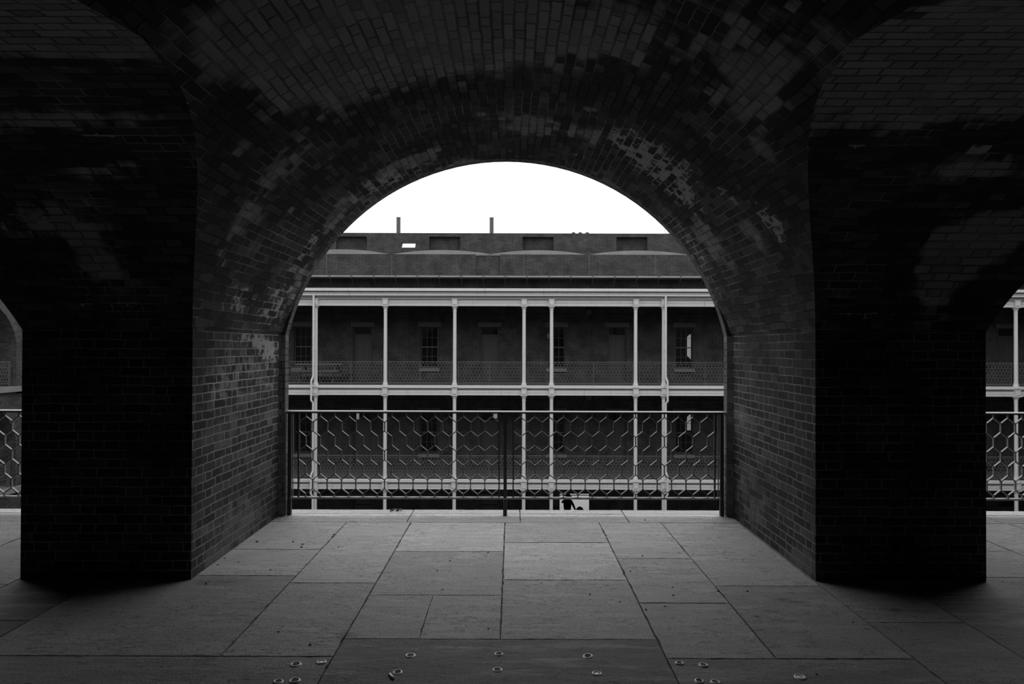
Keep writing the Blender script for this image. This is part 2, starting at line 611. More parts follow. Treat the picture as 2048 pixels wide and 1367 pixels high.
def bay_slabs(ox):
    kb = 1.0 if ox == 0 else 0.58        # side bays darkened: the falloff of light is put into the tone

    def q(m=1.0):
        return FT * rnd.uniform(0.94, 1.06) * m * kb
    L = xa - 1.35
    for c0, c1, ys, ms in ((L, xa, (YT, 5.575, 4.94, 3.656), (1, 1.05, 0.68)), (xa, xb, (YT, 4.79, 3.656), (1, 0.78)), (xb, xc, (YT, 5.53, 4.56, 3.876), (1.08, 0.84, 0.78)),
                           (xc, xd, (YT, 5.79, 4.864, 3.876), (0.98, 1.08, 0.76)), (xd, xe, (YT, 5.36, 4.43, 3.642), (0.98, 0.88, 0.74)), (xe, xf, (YT, 4.75, 3.642), (0.84, 0.62))):  # low factors at front and sides paint light falloff into the slabs
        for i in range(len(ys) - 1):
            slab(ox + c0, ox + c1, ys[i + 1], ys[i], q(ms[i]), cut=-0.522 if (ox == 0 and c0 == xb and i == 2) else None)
    slab(ox + xf, ox + L + BAY, 4.125, YT, q(0.55))  # dark tone beside the pier paints the dimmer light there
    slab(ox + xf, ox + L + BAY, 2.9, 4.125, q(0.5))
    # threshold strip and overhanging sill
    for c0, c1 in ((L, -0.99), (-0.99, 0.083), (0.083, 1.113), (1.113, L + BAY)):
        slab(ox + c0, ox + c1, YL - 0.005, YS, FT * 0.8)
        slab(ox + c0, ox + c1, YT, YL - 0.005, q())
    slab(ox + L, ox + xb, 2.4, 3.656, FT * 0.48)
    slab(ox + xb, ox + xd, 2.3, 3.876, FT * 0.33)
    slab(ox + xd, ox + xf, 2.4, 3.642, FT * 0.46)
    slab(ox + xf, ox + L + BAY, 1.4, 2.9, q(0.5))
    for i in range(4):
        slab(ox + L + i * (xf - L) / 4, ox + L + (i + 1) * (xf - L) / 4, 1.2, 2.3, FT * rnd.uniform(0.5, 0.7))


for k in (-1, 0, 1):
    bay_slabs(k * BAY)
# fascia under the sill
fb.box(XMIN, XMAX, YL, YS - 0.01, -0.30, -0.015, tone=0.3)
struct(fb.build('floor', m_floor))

# ---- piers
def pier(mb, xc_):
    h = BAY / 2 - HW
    hl = BAY / 2 - HL
    o = [(-h, YF), (h, YF), (h, YE - 0.035), (hl, YE), (hl, YL), (-hl, YL), (-hl, YE), (-h, YE - 0.035)]
    z0, z1 = -0.02, ZS + 0.001
    for i in range(8):
        (a, b), (c, d) = o[i], o[(i + 1) % 8]
        mb.face([(xc_ + a, b, z0), (xc_ + c, d, z0), (xc_ + c, d, z1), (xc_ + a, b, z1)], mi=0 if i in (0, 1, 7) else 1)
    mb.face([(xc_ + a, b, z1) for a, b in o])


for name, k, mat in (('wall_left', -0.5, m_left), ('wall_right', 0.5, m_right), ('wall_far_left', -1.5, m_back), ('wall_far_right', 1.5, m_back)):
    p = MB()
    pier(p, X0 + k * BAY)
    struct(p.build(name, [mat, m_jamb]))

# ---- vaults: cross barrels meet the long barrel of the gallery in groins
vb = MB()
TL = math.asin(HL / RL)
TH = math.asin(HW / RA)


def ss(v):
    v = min(1.0, max(0.0, v))
    return v * v * (3 - 2 * v)


def arch_end(t, y):
    """point of the cross barrel at angle t: round, drawing in to the outer ring over the last metre"""
    k = ss((y - 5.5) / (YE - 5.5)) * (1 - ss((abs(t) / TH - 0.88) / 0.12))
    tr = t * TL / TH
    x = RA * math.sin(t) * (1 - k) + RL * math.sin(tr) * k
    z = (ZC + RA * math.cos(t)) * (1 - k) + (ZCL + RL * math.cos(tr)) * k
    return x, z


ZTOP = ZS + RISE_B
th_c = math.asin(min(1, xA(ZTOP) / RA))
ths = [-TH + (TH - th_c) * i / 26 for i in range(26)] + [-th_c + 2 * th_c * i / 60 for i in range(61)] + [th_c + (TH - th_c) * (i + 1) / 26 for i in range(26)]
NY = 18
for k in (-1, 0, 1):
    cx = X0 + k * BAY
    vo = 40.0 * k
    for i in range(len(ths) - 1):
        t0, t1 = ths[i], ths[i + 1]

        def pt(t, s, front):
            x, z = RA * math.sin(t), ZC + RA * math.cos(t)
            z_ = min(z, ZTOP)
            g = yB(z_) if z < ZTOP - 1e-6 else YM
            if not front:
                g = 2 * YM - g
                y = g + (-4.0 - g) * s
            else:
                y = g + (YE - g) * s
            if front and y > 5.5:
                x, z = arch_end(t, y)
            return (cx + x, y, z), (y, RA * t + vo)
        for front in (True, False):
            ny = NY if front else 4
            for j in range(ny):
                q = [pt(t0, j / ny, front), pt(t1, j / ny, front), pt(t1, (j + 1) / ny, front), pt(t0, (j + 1) / ny, front)]
                vb.face([a for a, _ in q], uv=[c for _, c in q])
PH = math.asin(2.0 / RB)
NB = 48
for k in (-1.5, -0.5, 0.5, 1.5):
    cx = X0 + k * BAY
    for i in range(NB):
        p0, p1 = -PH + 2 * PH * i / NB, -PH + 2 * PH * (i + 1) / NB

        def pb(p, s):
            y, z = YM + RB * math.sin(p), ZCB + RB * math.cos(p)
            e = BAY / 2 - xA(min(max(z, ZS), ZTOP))
            x = cx - e + 2 * e * s
            return (x, y, z), (x, RB * p)
        for j in range(6):
            q = [pb(p0, j / 6), pb(p1, j / 6), pb(p1, (j + 1) / 6), pb(p0, (j + 1) / 6)]
            vb.face([a for a, _ in q], uv=[c for _, c in q], mi=1)
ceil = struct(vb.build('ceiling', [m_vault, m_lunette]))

# ---- courtyard face with the thin outer ring of each arch
wf = MB()
NT = 48
FTOP = 7.4
for k in (-1, 0, 1):
    cx = X0 + k * BAY
    for i in range(NT):
        t0, t1 = -TL + 2 * TL * i / NT, -TL + 2 * TL * (i + 1) / NT
        e = [(cx + RL * math.sin(t), ZCL + RL * math.cos(t)) for t in (t0, t1)]
        o = [(cx + q[0], q[1]) for q in (arch_end(t * TH / TL, YE) for t in (t0, t1))]
        wf.face([(e[0][0], YE, e[0][1]), (e[1][0], YE, e[1][1]), (e[1][0], YL, e[1][1]), (e[0][0], YL, e[0][1])], uv=[(YE, RL * t0), (YE, RL * t1), (YL, RL * t1), (YL, RL * t0)])
        wf.face([(e[0][0], YE, e[0][1]), (e[1][0], YE, e[1][1]), (o[1][0], YE, o[1][1]), (o[0][0], YE, o[0][1])], uv=[(RL * t0, 0.0), (RL * t1, 0.0), (RL * t1, 0.07), (RL * t0, 0.07)])
        wf.face([(e[0][0], YL, e[0][1]), (e[1][0], YL, e[1][1]), (e[1][0], YL, FTOP), (e[0][0], YL, FTOP)])
for k in (-1.5, -0.5, 0.5, 1.5):
    cx, hl = X0 + k * BAY, BAY / 2 - HL
    wf.face([(cx - hl, YL, ZS), (cx + hl, YL, ZS), (cx + hl, YL, FTOP), (cx - hl, YL, FTOP)])
wf.box(XMIN - 14, XMIN - 0.6, YL - 0.3, YL, -8.2, FTOP)
wf.box(XMAX + 0.6, XMAX + 18, YL - 0.3, YL, -8.2, FTOP)
wf.box(XMIN - 0.6, XMAX + 0.6, YL - 0.3, YL - 0.001, -8.2, -0.56)
struct(wf.build('wall_front', m_jamb))

# ---- casemates behind the gallery (closed, unseen; their pale brick is added for bounce light)
wb_ = MB()
for k in (-1.5, -0.5, 0.5, 1.5):
    cx, h = X0 + k * BAY, BAY / 2 - HW
    wb_.box(cx - h, cx + h, -4.0, YB, -0.02, ZS + 0.001)
wb_.box(XMIN, XMAX, -4.2, -4.0, -0.02, 4.2)
struct(wb_.build('wall_back', m_bounce))
we = MB()
we.box(XMIN - 0.7, XMIN - 0.5, -4.2, YL, -0.02, 4.2)
we.box(XMAX + 0.5, XMAX + 0.7, -4.2, YL, -0.02, 4.2)
struct(we.build('wall_ends', m_back))


# ---------------------------------------------------------------- iron railings
m_iron = plain('painted_iron', 0.17, rough=0.4, spec=0.5, var=0.2, scale=30)
m_post = plain('dark_iron', 0.055, rough=0.5, spec=0.4, var=0.2, scale=30)
m_rail = plain('highlight_rail_iron', 0.42, rough=0.35, spec=0.6, var=0.12, scale=12)  # paler than the posts: the rail's highlight is put into its colour
m_iron_far = plain('gallery_iron', 0.10, rough=0.6, spec=0.3, var=0.15, scale=8)


def hexgrid(mb, P, w, n, z_top, z_bot, tk, dp, up, bands=6, peak=0.049, half=0.141, dz=0.0555):
    """honeycomb of straps: P(u, z) -> point, u from 0 to w"""
    pw = w / n
    zt = z_top - peak

    def xs(odd):
        return [i * pw for i in range(n + 1)] if odd else [(i + 0.5) * pw for i in range(n)]
    for k in range(bands):
        zu, zl = zt - k * half, zt - k * half - dz
        U, L = xs(k % 2 == 1), xs(k % 2 == 0)
        for a in U:
            for c in L:
                if abs(a - c) < pw * 0.6:
                    mb.bar(P(a, zu), P(c, zl), up, tk, dp)
        if k == 0:
            for a in U:
                mb.bar(P(a, z_top), P(a, zu), up, tk, dp)
        zn = zt - (k + 1) * half if k < bands - 1 else z_bot
        for c in L:
            if 0.01 < c < w - 0.01:
                mb.bar(P(c, zl), P(c, zn), up, tk, dp)


RY = 6.72
rail_z = Z(821, RY)
bot_z = Z(993.5, RY)


def near_railing(ox, label, brackets=True):
    t = thing('railing', (X0 + ox, RY, 0.0), label, 'railing', 'iron railings of the gallery arches')
    xl, xr = X0 + ox - HL, X0 + ox + HL
    mb = MB()
    pr_ = [(-0.022, -0.014), (0.022, -0.014), (0.022, -0.004), (0.010, 0.0), (0.0, 0.0), (-0.010, -0.0035), (-0.018, -0.008), (-0.0215, -0.012)]
    for i in range(len(pr_)):
        (a0, b0), (a1, b1) = pr_[i], pr_[(i + 1) % len(pr_)]
        mb.face([(xl - 0.06, RY + a0, rail_z + b0), (xr + 0.06, RY + a0, rail_z + b0), (xr + 0.06, RY + a1, rail_z + b1), (xl - 0.06, RY + a1, rail_z + b1)])
    for xe_ in (xl - 0.06, xr + 0.06):
        mb.face([(xe_, RY + a0, rail_z + b0) for a0, b0 in pr_])
    mb.box(xl - 0.02, xr + 0.02, RY - 0.021, RY + 0.021, rail_z - 0.027, rail_z - 0.0142, mi=1)  # dark bar paints the shade below the rail's highlight
    mb.build('top_rail', [m_rail, m_post], t)
    mb = MB()
    pr_ = [(-0.02, -0.018), (0.02, -0.018), (0.02, 0.0), (-0.004, 0.002), (-0.015, -0.004), (-0.02, -0.009)]
    for i in range(len(pr_)):
        (a0, b0), (a1, b1) = pr_[i], pr_[(i + 1) % len(pr_)]
        mb.face([(xl + 0.04, RY + a0, bot_z + b0), (xr - 0.04, RY + a0, bot_z + b0), (xr - 0.04, RY + a1, bot_z + b1), (xl + 0.04, RY + a1, bot_z + b1)])
    mb.build('bottom_rail', m_rail, t)
    for px in (580.5, 1011, 1443.5):
        x = X(px, RY) + ox
        mb = MB()
        mb.box(x - 0.016, x + 0.016, RY - 0.016, RY + 0.016, 0.12, rail_z - 0.0272)
        mb.box(x - 0.019, x + 0.019, RY - 0.019, RY + 0.019, 0.0, 0.14)
        mb.build('post', m_post, t)
    for x in (xl - 0.01, xr + 0.01):
        sg = -1 if x < X0 + ox else 1
        mb = MB()
        mb.tube([(x + sg * 0.055, RY - 0.05, rail_z - 0.05), (x + sg * 0.03, RY - 0.045, rail_z - 0.03), (x - sg * 0.01, RY - 0.02, rail_z - 0.03)], 0.013, 8)
        mb.lathe([(0.03, 0), (0.03, 0.012)], 12, (x + sg * 0.052, RY - 0.05, rail_z - 0.05), Matrix.Rotation(math.pi / 2, 3, 'Y'))
        mb.build('wall_bracket', m_post, t)
    for (p0, p1) in ((598.5, 999), (1027, 1429.5)):
        x0, x1 = X(p0, RY) + ox, X(p1, RY) + ox
        mb = MB()
        hexgrid(mb, lambda u, z: (x0 + u, RY, z), x1 - x0, 14, rail_z - 0.0272, bot_z, 0.009, 0.022, (0, 1, 0), peak=0.033)
        mb.build('honeycomb_panel', m_iron, t)
        for x in (x0, x1):
            mb = MB()
            mb.box(x - 0.006, x + 0.006, RY - 0.014, RY + 0.014, bot_z, rail_z - 0.0272)
            mb.build('panel_upright', m_post, t)
    for px in (587, 1436.5):
        x = X(px, RY) + ox
        mb = MB()
        mb.box(x - 0.003, x + 0.003, RY - 0.01, RY + 0.01, bot_z, rail_z - 0.0272)
        mb.build('edge_strip', m_iron, t)
    return t


near_railing(0, 'dark iron honeycomb railing across the wide middle arch')
near_railing(-BAY, 'dark iron honeycomb railing glimpsed past the left brick pier')
near_railing(BAY, 'dark iron honeycomb railing glimpsed past the right brick pier')

# ---------------------------------------------------------------- old bolt sockets in the floor
m_sock = plain('worn_bolt_iron', 0.85, rough=0.35, spec=0.6, var=0.3, scale=60)
m_hole = plain('socket_dirt', 0.10, rough=0.9, var=0.3)
socks = [(821, 1310, 'worn iron bolt ring in the dark slab, leftmost of its upper row'), (997.5, 1307, 'worn iron bolt ring in the dark slab, middle of its upper row'),
         (1175.5, 1311.5, 'worn iron bolt ring in the dark slab, rightmost of its upper row'), (795, 1343.5, 'worn iron bolt ring with a chipped tail in the dark slab, lower left'),
         (994.5, 1339, 'worn iron bolt ring in the dark slab, middle of its lower row'), (1194, 1346, 'worn iron bolt ring with bright core in the dark slab, lower right'),
         (1359, 1325, 'worn iron bolt ring just right of the dark slab corner'), (1407, 1329, 'tilted iron bolt ring, right one of the pair beyond the dark slab'),
         (591, 1327.5, 'tilted iron bolt ring left of the dark slab, beside a rubbed patch'), (642, 1323, 'flattened pale bolt stub at the left edge of the dark slab'),
         (1399, 1361, 'dull bolt ring at the bottom edge, left one of the right-hand pair'), (1431, 1363, 'dull bolt ring at the bottom edge, right one of the right-hand pair'),
         (557, 1362, 'faint bolt ring at the bottom edge, left one of the left-hand pair'), (589, 1360, 'faint bolt ring at the bottom edge, right one of the left-hand pair'),
         (1600, 1353, 'dark broken bolt stub in the rough slab at lower right')]
for i, (px, py, lab) in enumerate(socks):
    c = fl(px, py)
    t = thing('bolt_socket', c, lab, 'bolt', 'old bolt sockets set in the floor')
    r = 0.021 * rnd.uniform(0.85, 1.15)
    n = 22
    mb = MB()
    wobl = [rnd.uniform(0.88, 1.12) for _ in range(n)]
    wobl = [(wobl[j] + wobl[j - 1] + wobl[(j + 1) % n]) / 3 for j in range(n)]
    prof = [(1.35, -0.001), (1.2, 0.003), (1.0, 0.0042), (0.85, 0.003), (0.72, -0.003)]
    M = Matrix.Rotation(rnd.uniform(-0.06, 0.06), 3, 'X') @ Matrix.Rotation(rnd.uniform(-0.06, 0.06), 3, 'Y')
    k = len(mb.v)
    for (rr, h) in prof:
        for j in range(n):
            a = 2 * math.pi * j / n
            mb.v.append(c + M @ Vector((r * rr * wobl[j] * math.cos(a), r * rr * wobl[j] * math.sin(a), h)))
    for q in range(len(prof) - 1):
        for j in range(n):
            j2 = (j + 1) % n
            mb.f.append((k + q * n + j, k + q * n + j2, k + (q + 1) * n + j2, k + (q + 1) * n + j))
            mb.uv.append(None); mb.mi.append(0); mb.tone.append(1.0)
    if 'tail' in lab:
        mb.box(-0.006, 0.006, -0.03, 0.03, -0.002, 0.005, M=Matrix.Translation(c + Vector((-0.022, -0.05, 0.003))) @ Matrix.Rotation(0.5, 4, 'Z'))
    mb.build('collar', m_sock, t, smooth=True)
    mb = MB()
    mb.lathe([(r * 0.85, -0.003), (r * 0.7, 0.0005), (r * 0.3, 0.0015)], 14, c)
    mb.build('bolt_core', m_sock if ('bright' in lab or 'stub' in lab) else m_hole, t, smooth=True)

# crumbs and bits of leaf on the stone
lit = MB()
m_lit = plain('litter', 0.05, rough=0.9, var=0.5, scale=50)
pts = [(514, 1083), (449, 1116), (435, 1129), (477, 1124), (586, 1083), (665, 1073), (668, 1069), (605, 1088), (603, 1094), (677, 1094), (875, 1141), (885, 1178), (1240, 1203), (1437, 1182),
       (1345, 1174), (1261, 1142), (1285, 1111), (1491, 1055), (1346, 1190), (557, 1263), (620, 1289), (1180, 1188), (1083, 1165), (412, 1167), (541, 1139), (1495, 1182), (1330, 1212), (1292, 1219),
       (1707, 1244), (2005, 1163), (976, 1104), (900, 1121), (1290, 1015.5 + 24), (1633, 1348), (977, 1257)]
for (px, py) in pts:
    c = fl(px, py)
    s = rnd.uniform(0.006, 0.011) * (1.3 if (px, py) in ((1437, 1182), (1285, 1111), (875, 1141)) else 1.0)
    M = Matrix.Translation(c + Vector((0, 0, s * 0.35))) @ Matrix.Rotation(rnd.uniform(0, 3), 4, 'Z')
    k = len(lit.v)
    ring = [M @ Vector((s * rnd.uniform(0.8, 1.6) * math.cos(a), s * rnd.uniform(0.6, 1.0) * math.sin(a), -s * 0.35)) for a in (0, 1.05, 2.1, 3.14, 4.2, 5.25)]
    top = M @ Vector((0, 0, s * rnd.uniform(0.3, 0.7)))
    for i in range(6):
        lit.face([ring[i], ring[(i + 1) % 6], top])
tag(lit.build('floor_litter', m_lit), 'dark crumbs of grit scattered over the pale flagstones', 'litter', kind='stuff')
# curled scrap on the sill
mb = MB()
c = fl(794, 1018.5)
for dx, r_ in ((-0.025, 0.03), (0.03, 0.022)):
    mb.tube([(c.x + dx + r_ * math.cos(a), c.y - 0.06 + r_ * 1.1 * math.sin(a), 0.009 + 0.006 * math.sin(a * 1.7)) for a in [i * 0.62 for i in range(9)]], 0.007, 6)
tag(mb.build('dry_leaf', m_lit, smooth=True), 'dark curled scrap of leaf lying on the pale stone sill', 'leaf')

# ---------------------------------------------------------------- across the courtyard: barracks with two galleries
FD, WD = 29.8, 32.65          # front plane of the galleries, plane of the wall behind
TIER = 4.09
GZ = -8.18                    # courtyard ground
m_white = plain('white_painted_timber', 0.50, rough=0.6, spec=0.3, var=0.08, scale=3, streak=True)
m_col = plain('white_column_paint', 0.50, rough=0.6, spec=0.3, var=0.08, scale=4)
m_band = plain('greyed_moulding_paint', 0.36, rough=0.7, var=0.12, scale=4, streak=True)
m_groove = plain('dark_moulding', 0.25, rough=0.7, var=0.2, scale=4, streak=True)  # darker tone for the recessed mouldings
m_bar = brick_mat('barracks_brick', 0.025, 0.040, 0.11, wob=0, dist=0, mw=0.022, ch=0.0673)
m_par = brick_mat('parapet_brick', 0.024, 0.040, 0.11, wob=0, dist=0, mw=0.016, ch=0.0673)
m_scarp = brick_mat('rampart_brick', 0.024, 0.042, 0.10, wob=0, dist=0, mw=0.016, ch=0.085, P=0.36, wash_all=0.25, wash_col=0.06)
m_soffit = plain('dark_soffit_boards', 0.07, rough=0.8, var=0.2)
m_slabc = plain('gallery_flags', 0.055, rough=0.8, var=0.25, scale=2)
m_lintel = plain('stone_lintel', 0.085, rough=0.8, var=0.12, scale=5)
m_sill = plain('stone_sill', 0.14, rough=0.8, var=0.15, scale=5)
m_door = plain('grey_door_paint', 0.048, rough=0.6, var=0.08, scale=3)
m_sash = plain('sash_paint', 0.075, rough=0.5, var=0.1)
m_frame = plain('window_case_paint', 0.04, rough=0.6, var=0.1)
m_conc = plain('pale_concrete', 0.19, rough=0.85, var=0.3, scale=1.2, streak=True)
m_mortar = plain('pale_mortar', 0.10, rough=0.9, var=0.4, scale=5)
m_lead = plain('gutter_metal', 0.2, rough=0.6, var=0.3, scale=2)
m_dark = plain('dark_metal', 0.045, rough=0.6, var=0.2)
m_pipe = plain('stack_metal', 0.07, rough=0.7, var=0.15)
m_glass, nt_, b_ = new_mat('window_glass')
grey(nt_, b_, 0.008)
b_.inputs['Roughness'].default_value = 0.06
b_.inputs['Specular IOR Level'].default_value = 0.35
m_glow_pane = plain('glowing_pane', 0.2, var=0.02, emit=0.17)  # emission paints the brightness seen in the glass; no lamp behind it
m_court = plain('courtyard_paving', 0.12, rough=0.85, var=0.3, scale=1.0)
m_outside = plain('pale_outside_paving', 0.22, rough=0.85, var=0.1, scale=0.6)

gm = MB()
gm.face([(-60, YL - 0.3, GZ), (60, YL - 0.3, GZ), (60, 40.0, GZ), (-60, 40.0, GZ)])
gm.face([(-60, 40.0, GZ), (60, 40.0, GZ), (60, 140, GZ), (-60, 140, GZ)], mi=1)
struct(gm.build('ground', [m_court, m_outside]))

BX0, BX1 = -20.6, 26.0
bld = thing('barracks_building', (2.0, FD, GZ), 'brick barracks with white two-tier galleries across the courtyard', 'building')


def holed(mb, x0, x1, z0, z1, y, holes, depth, mi=0, rmi=None):
    xs = sorted({x0, x1, *[h[0] for h in holes], *[h[1] for h in holes]})
    zs = sorted({z0, z1, *[h[2] for h in holes], *[h[3] for h in holes]})
    for i in range(len(xs) - 1):
        for j in range(len(zs) - 1):
            mx, mz = (xs[i] + xs[i + 1]) / 2, (zs[j] + zs[j + 1]) / 2
            if any(h[0] < mx < h[1] and h[2] < mz < h[3] for h in holes):
                continue
            mb.face([(xs[i], y, zs[j]), (xs[i + 1], y, zs[j]), (xs[i + 1], y, zs[j + 1]), (xs[i], y, zs[j + 1])], mi=mi)
    for (a, c, d, e) in holes:
        for q in (((a, y, d), (a, y + depth, d), (a, y + depth, e), (a, y, e)), ((c, y, d), (c, y + depth, d), (c, y + depth, e), (c, y, e)),
                  ((a, y, e), (c, y, e), (c, y + depth, e), (a, y + depth, e)), ((a, y, d), (c, y, d), (c, y + depth, d), (a, y + depth, d))):
            mb.face(q, mi=mi if rmi is None else rmi)


win_px = [605, 858.5, 1113, 1368.5]
door_px = [725, 979.5, 1234.5, 2015]
WH, DH = 0.415, 0.43
wz0, wz1 = Z(736, WD), Z(653.5, WD)
dz1 = wz1
holes = []
for lvl in (0, 1):
    for p in win_px:
        x = X(p, WD)
        holes.append((x - WH, x + WH, wz0 - lvl * TIER, wz1 - lvl * TIER))
    for p in door_px:
        x = X(p, WD)
        holes.append((x - DH, x + DH, 0.02 - lvl * TIER, dz1 - lvl * TIER))
for p in door_px:
    x = X(p, WD)
    if p < 1200 or p > 2000:
        holes.append((x - DH, x + DH, GZ + 0.02, dz1 - 2 * TIER))
px0, px1 = X(1120, WD), X(1180, WD)
pz1 = Z(986.5, WD)
holes.append((px0, px1, GZ, pz1))
mb = MB()
GUT = Z(554, 31.75)
holed(mb, BX0, BX1, GZ, GUT, WD, holes, 0.32)
mb.build('wall', m_bar, bld)


def window_part(px, lvl, lit=False):
    x, dz = X(px, WD), -lvl * TIER
    mb = MB()
    y = WD + 0.12
    z0, z1 = wz0 + dz, wz1 + dz
    fw = 0.055
    for (a, c, d, e) in ((x - WH, x - WH + fw, z0, z1), (x + WH - fw, x + WH, z0, z1), (x - WH + fw, x + WH - fw, z0, z0 + 0.09), (x - WH + fw, x + WH - fw, z1 - fw, z1)):
        mb.box(a, c, y, y + 0.10, d, e)
    o = mb.build('window', m_frame, bld, org=(x, WD, z0))
    mb = MB()
    ix0, ix1, iz0, iz1 = x - WH + fw, x + WH - fw, z0 + 0.09, z1 - fw
    zm = (iz0 + iz1) / 2
    mb.box(ix0, ix1, y + 0.02, y + 0.06, zm - 0.025, zm + 0.025)
    for f in (1 / 3, 2 / 3):
        xx = ix0 + (ix1 - ix0) * f
        mb.box(xx - 0.008, xx + 0.008, y + 0.03, y + 0.055, iz0, iz1)
    for f in (0.25, 0.75):
        zz = iz0 + (iz1 - iz0) * f
        mb.box(ix0, ix1, y + 0.031, y + 0.054, zz - 0.008, zz + 0.008)
    mb.build('sash_bars', m_sash, o)
    mb = MB()
    mb.box(ix0 - 0.01, ix1 + 0.01, y + 0.062, y + 0.07, iz0 - 0.01, iz1 + 0.01)
    mb.build('glass', m_glass, o)
    mb = MB()
    mb.box(x - WH - 0.12, x + WH + 0.12, WD - 0.035, WD + 0.1, z1 + 0.001, z1 + 0.225)
    mb.build('lintel', m_lintel, o)
    mb = MB()
    mb.box(x - WH - 0.08, x + WH + 0.08, WD - 0.09, WD + 0.11, z0 - 0.16, z0 - 0.001)
    mb.build('sill', m_sill, o)
    if lit:
        q0, q1 = at(1376.5, 0, WD).x, at(1384, 0, WD).x
        za, zb_ = (Z(710, WD), Z(667, WD)) if lvl == 0 else (Z(860, WD), Z(828, WD))
        mb = MB()
        n = 8
        top = [(q0 + (q1 - q0) * i / n, zb_ - 0.14 * (1 - (i / n)) ** 2) for i in range(n + 1)]
        low = [(q1, za - (0.18 if lvl == 0 else 0)), (q0, za)]
        mb.face([(a, y + 0.0605, c) for a, c in top + low])
        lo = mb.build('glow_pane', m_glow_pane, o)
        lo['label'] = 'glowing patch standing in for bright light in the pane'
    return o


def door_part(px, lvl, ground=False):
    x, dz = X(px, WD), -lvl * TIER
    z0, z1 = 0.02 + dz, dz1 + dz
    y = WD + 0.16
    zt = z1 - 0.36
    mb = MB()
    for (a, c, d, e) in ((x - DH, x - DH + 0.06, z0, z1), (x + DH - 0.06, x + DH, z0, z1), (x - DH + 0.06, x + DH - 0.06, z1 - 0.05, z1), (x - DH + 0.06, x + DH - 0.06, zt - 0.07, zt)):
        mb.box(a, c, y - 0.03, y + 0.10, d, e)
    o = mb.build('door', m_door, bld, org=(x, WD, z0))
    mb = MB()
    a, c = x - DH + 0.06, x + DH - 0.06
    mb.box(a, c, y + 0.045, y + 0.08, z0, zt - 0.07)
    for sx in (a, (a + c) / 2 - 0.05, c - 0.1):
        mb.box(sx, sx + 0.1, y + 0.02, y + 0.046, z0, zt - 0.071)
    for d in (z0, z0 + 0.85, zt - 0.19):
        mb.box(a + 0.1, c - 0.1, y + 0.0215, y + 0.0455, d, d + 0.118)
    mb.build('door_leaf', m_door, o)
    mb = MB()
    mb.box(a, c, y + 0.05, y + 0.06, zt, z1 - 0.05)
    mb.build('transom_glass', m_glass, o)
    mb = MB()
    mb.box(x - DH - 0.13, x + DH + 0.13, WD - 0.035, WD + 0.1, z1 + 0.001, z1 + 0.215)
    mb.build('lintel', m_lintel, o)
    if lvl == 1 and px in (725, 979.5):
        q = {725: (711.5, 717, 823, 840), 979.5: (987, 996, 823, 837)}[px]
        mb = MB()
        mb.box(X(q[0], WD), X(q[1], WD), y + 0.046, y + 0.049, Z(q[3], WD), Z(q[2], WD))
        lo = mb.build('glow_pane', m_glow_pane, o)
        lo['label'] = 'glowing strip standing in for bright light in the transom'
    return o


for lvl in (0, 1):
    for p in win_px:
        window_part(p, lvl, lit=(p == 1368.5))
    for p in door_px:
        door_part(p, lvl)
for p in door_px:
    if p < 1200 or p > 2000:
        door_part(p, 2)

# gallery floors, soffits, fascias
z_f0, z_beam1, z_beam0 = 0.0, Z(770.5, FD), Z(790, FD)
for lvl in (0, 1):
    d = -lvl * TIER
    mb = MB()
    mb.box(BX0, BX1, FD + 0.04, WD, d - 0.20, d)
    mb.build('gallery_floor', m_slabc, bld)
    mb = MB()
    for i in range(19):
        y = FD + 0.1 + i * 0.14
        mb.box(BX0, BX1, y, y + 0.13, d - 0.235, d - 0.203)
    for x in (X(p, FD) for p in (632, 771, 909.5, 1048, 1103, 1271, 1327, 2031)):
        mb.box(x - 0.06, x + 0.06, FD + 0.1, WD, d - 0.36, d - 0.236)
    mb.build('soffit', m_soffit, bld)
    mb = MB()
    zz = [Z(q, FD) + d for q in (770.2, 775.8, 779.5, 780.3, 785.2, 786, 790)]
    mb.box(BX0, BX1, FD - 0.10, FD + 0.06, zz[1], zz[0])
    mb.box(BX0, BX1, FD - 0.03, FD + 0.06, zz[6], zz[3])
    mb.box(BX0, BX1, FD - 0.045, FD - 0.029, zz[6] + 0.0, zz[5])
    mb.box(BX0, BX1, FD - 0.045, FD - 0.029, zz[4], zz[3] - 0.01)
    mb.build('fascia', m_white, bld)
    mb = MB()
    mb.box(BX0, BX1, FD + 0.0, FD + 0.05, zz[3] + 0.001, zz[1] - 0.001)
    mb.build('fascia_moulding', m_groove, bld)
# roof cornice
mb = MB()
c = [Z(q, FD) for q in (577.6, 583.2, 584.8, 592.2, 593.2, 595.0, 596.2, 598.0, 600.6, 605.8, 606.6, 611.8)]
mb.box(BX0, BX1, FD - 0.34, FD + 0.3, c[1], c[0])
mb.box(BX0, BX1, FD - 0.24, FD + 0.3, c[3], c[2], mi=1)
mb.box(BX0, BX1, FD - 0.26, FD - 0.23, c[3], c[3] + 0.05)
mb.box(BX0, BX1, FD - 0.12, FD + 0.3, c[5], c[4])
mb.box(BX0, BX1, FD - 0.09, FD + 0.3, c[7], c[6])
mb.box(BX0, BX1, FD - 0.03, FD + 0.3, c[11], c[8])
mb.box(BX0, BX1, FD - 0.045, FD - 0.029, c[11], c[10])
mb.box(BX0, BX1, FD - 0.045, FD - 0.029, c[9], c[8] - 0.01)
mb.build('cornice', [m_white, m_band], bld)
mb = MB()
mb.box(BX0, BX1, FD - 0.18, FD + 0.3, c[2] + 0.001, c[1] - 0.001)
mb.box(BX0, BX1, FD - 0.05, FD + 0.3, c[4] + 0.001, c[3] - 0.001)
mb.box(BX0, BX1, FD - 0.05, FD + 0.3, c[6] + 0.001, c[5] - 0.001)
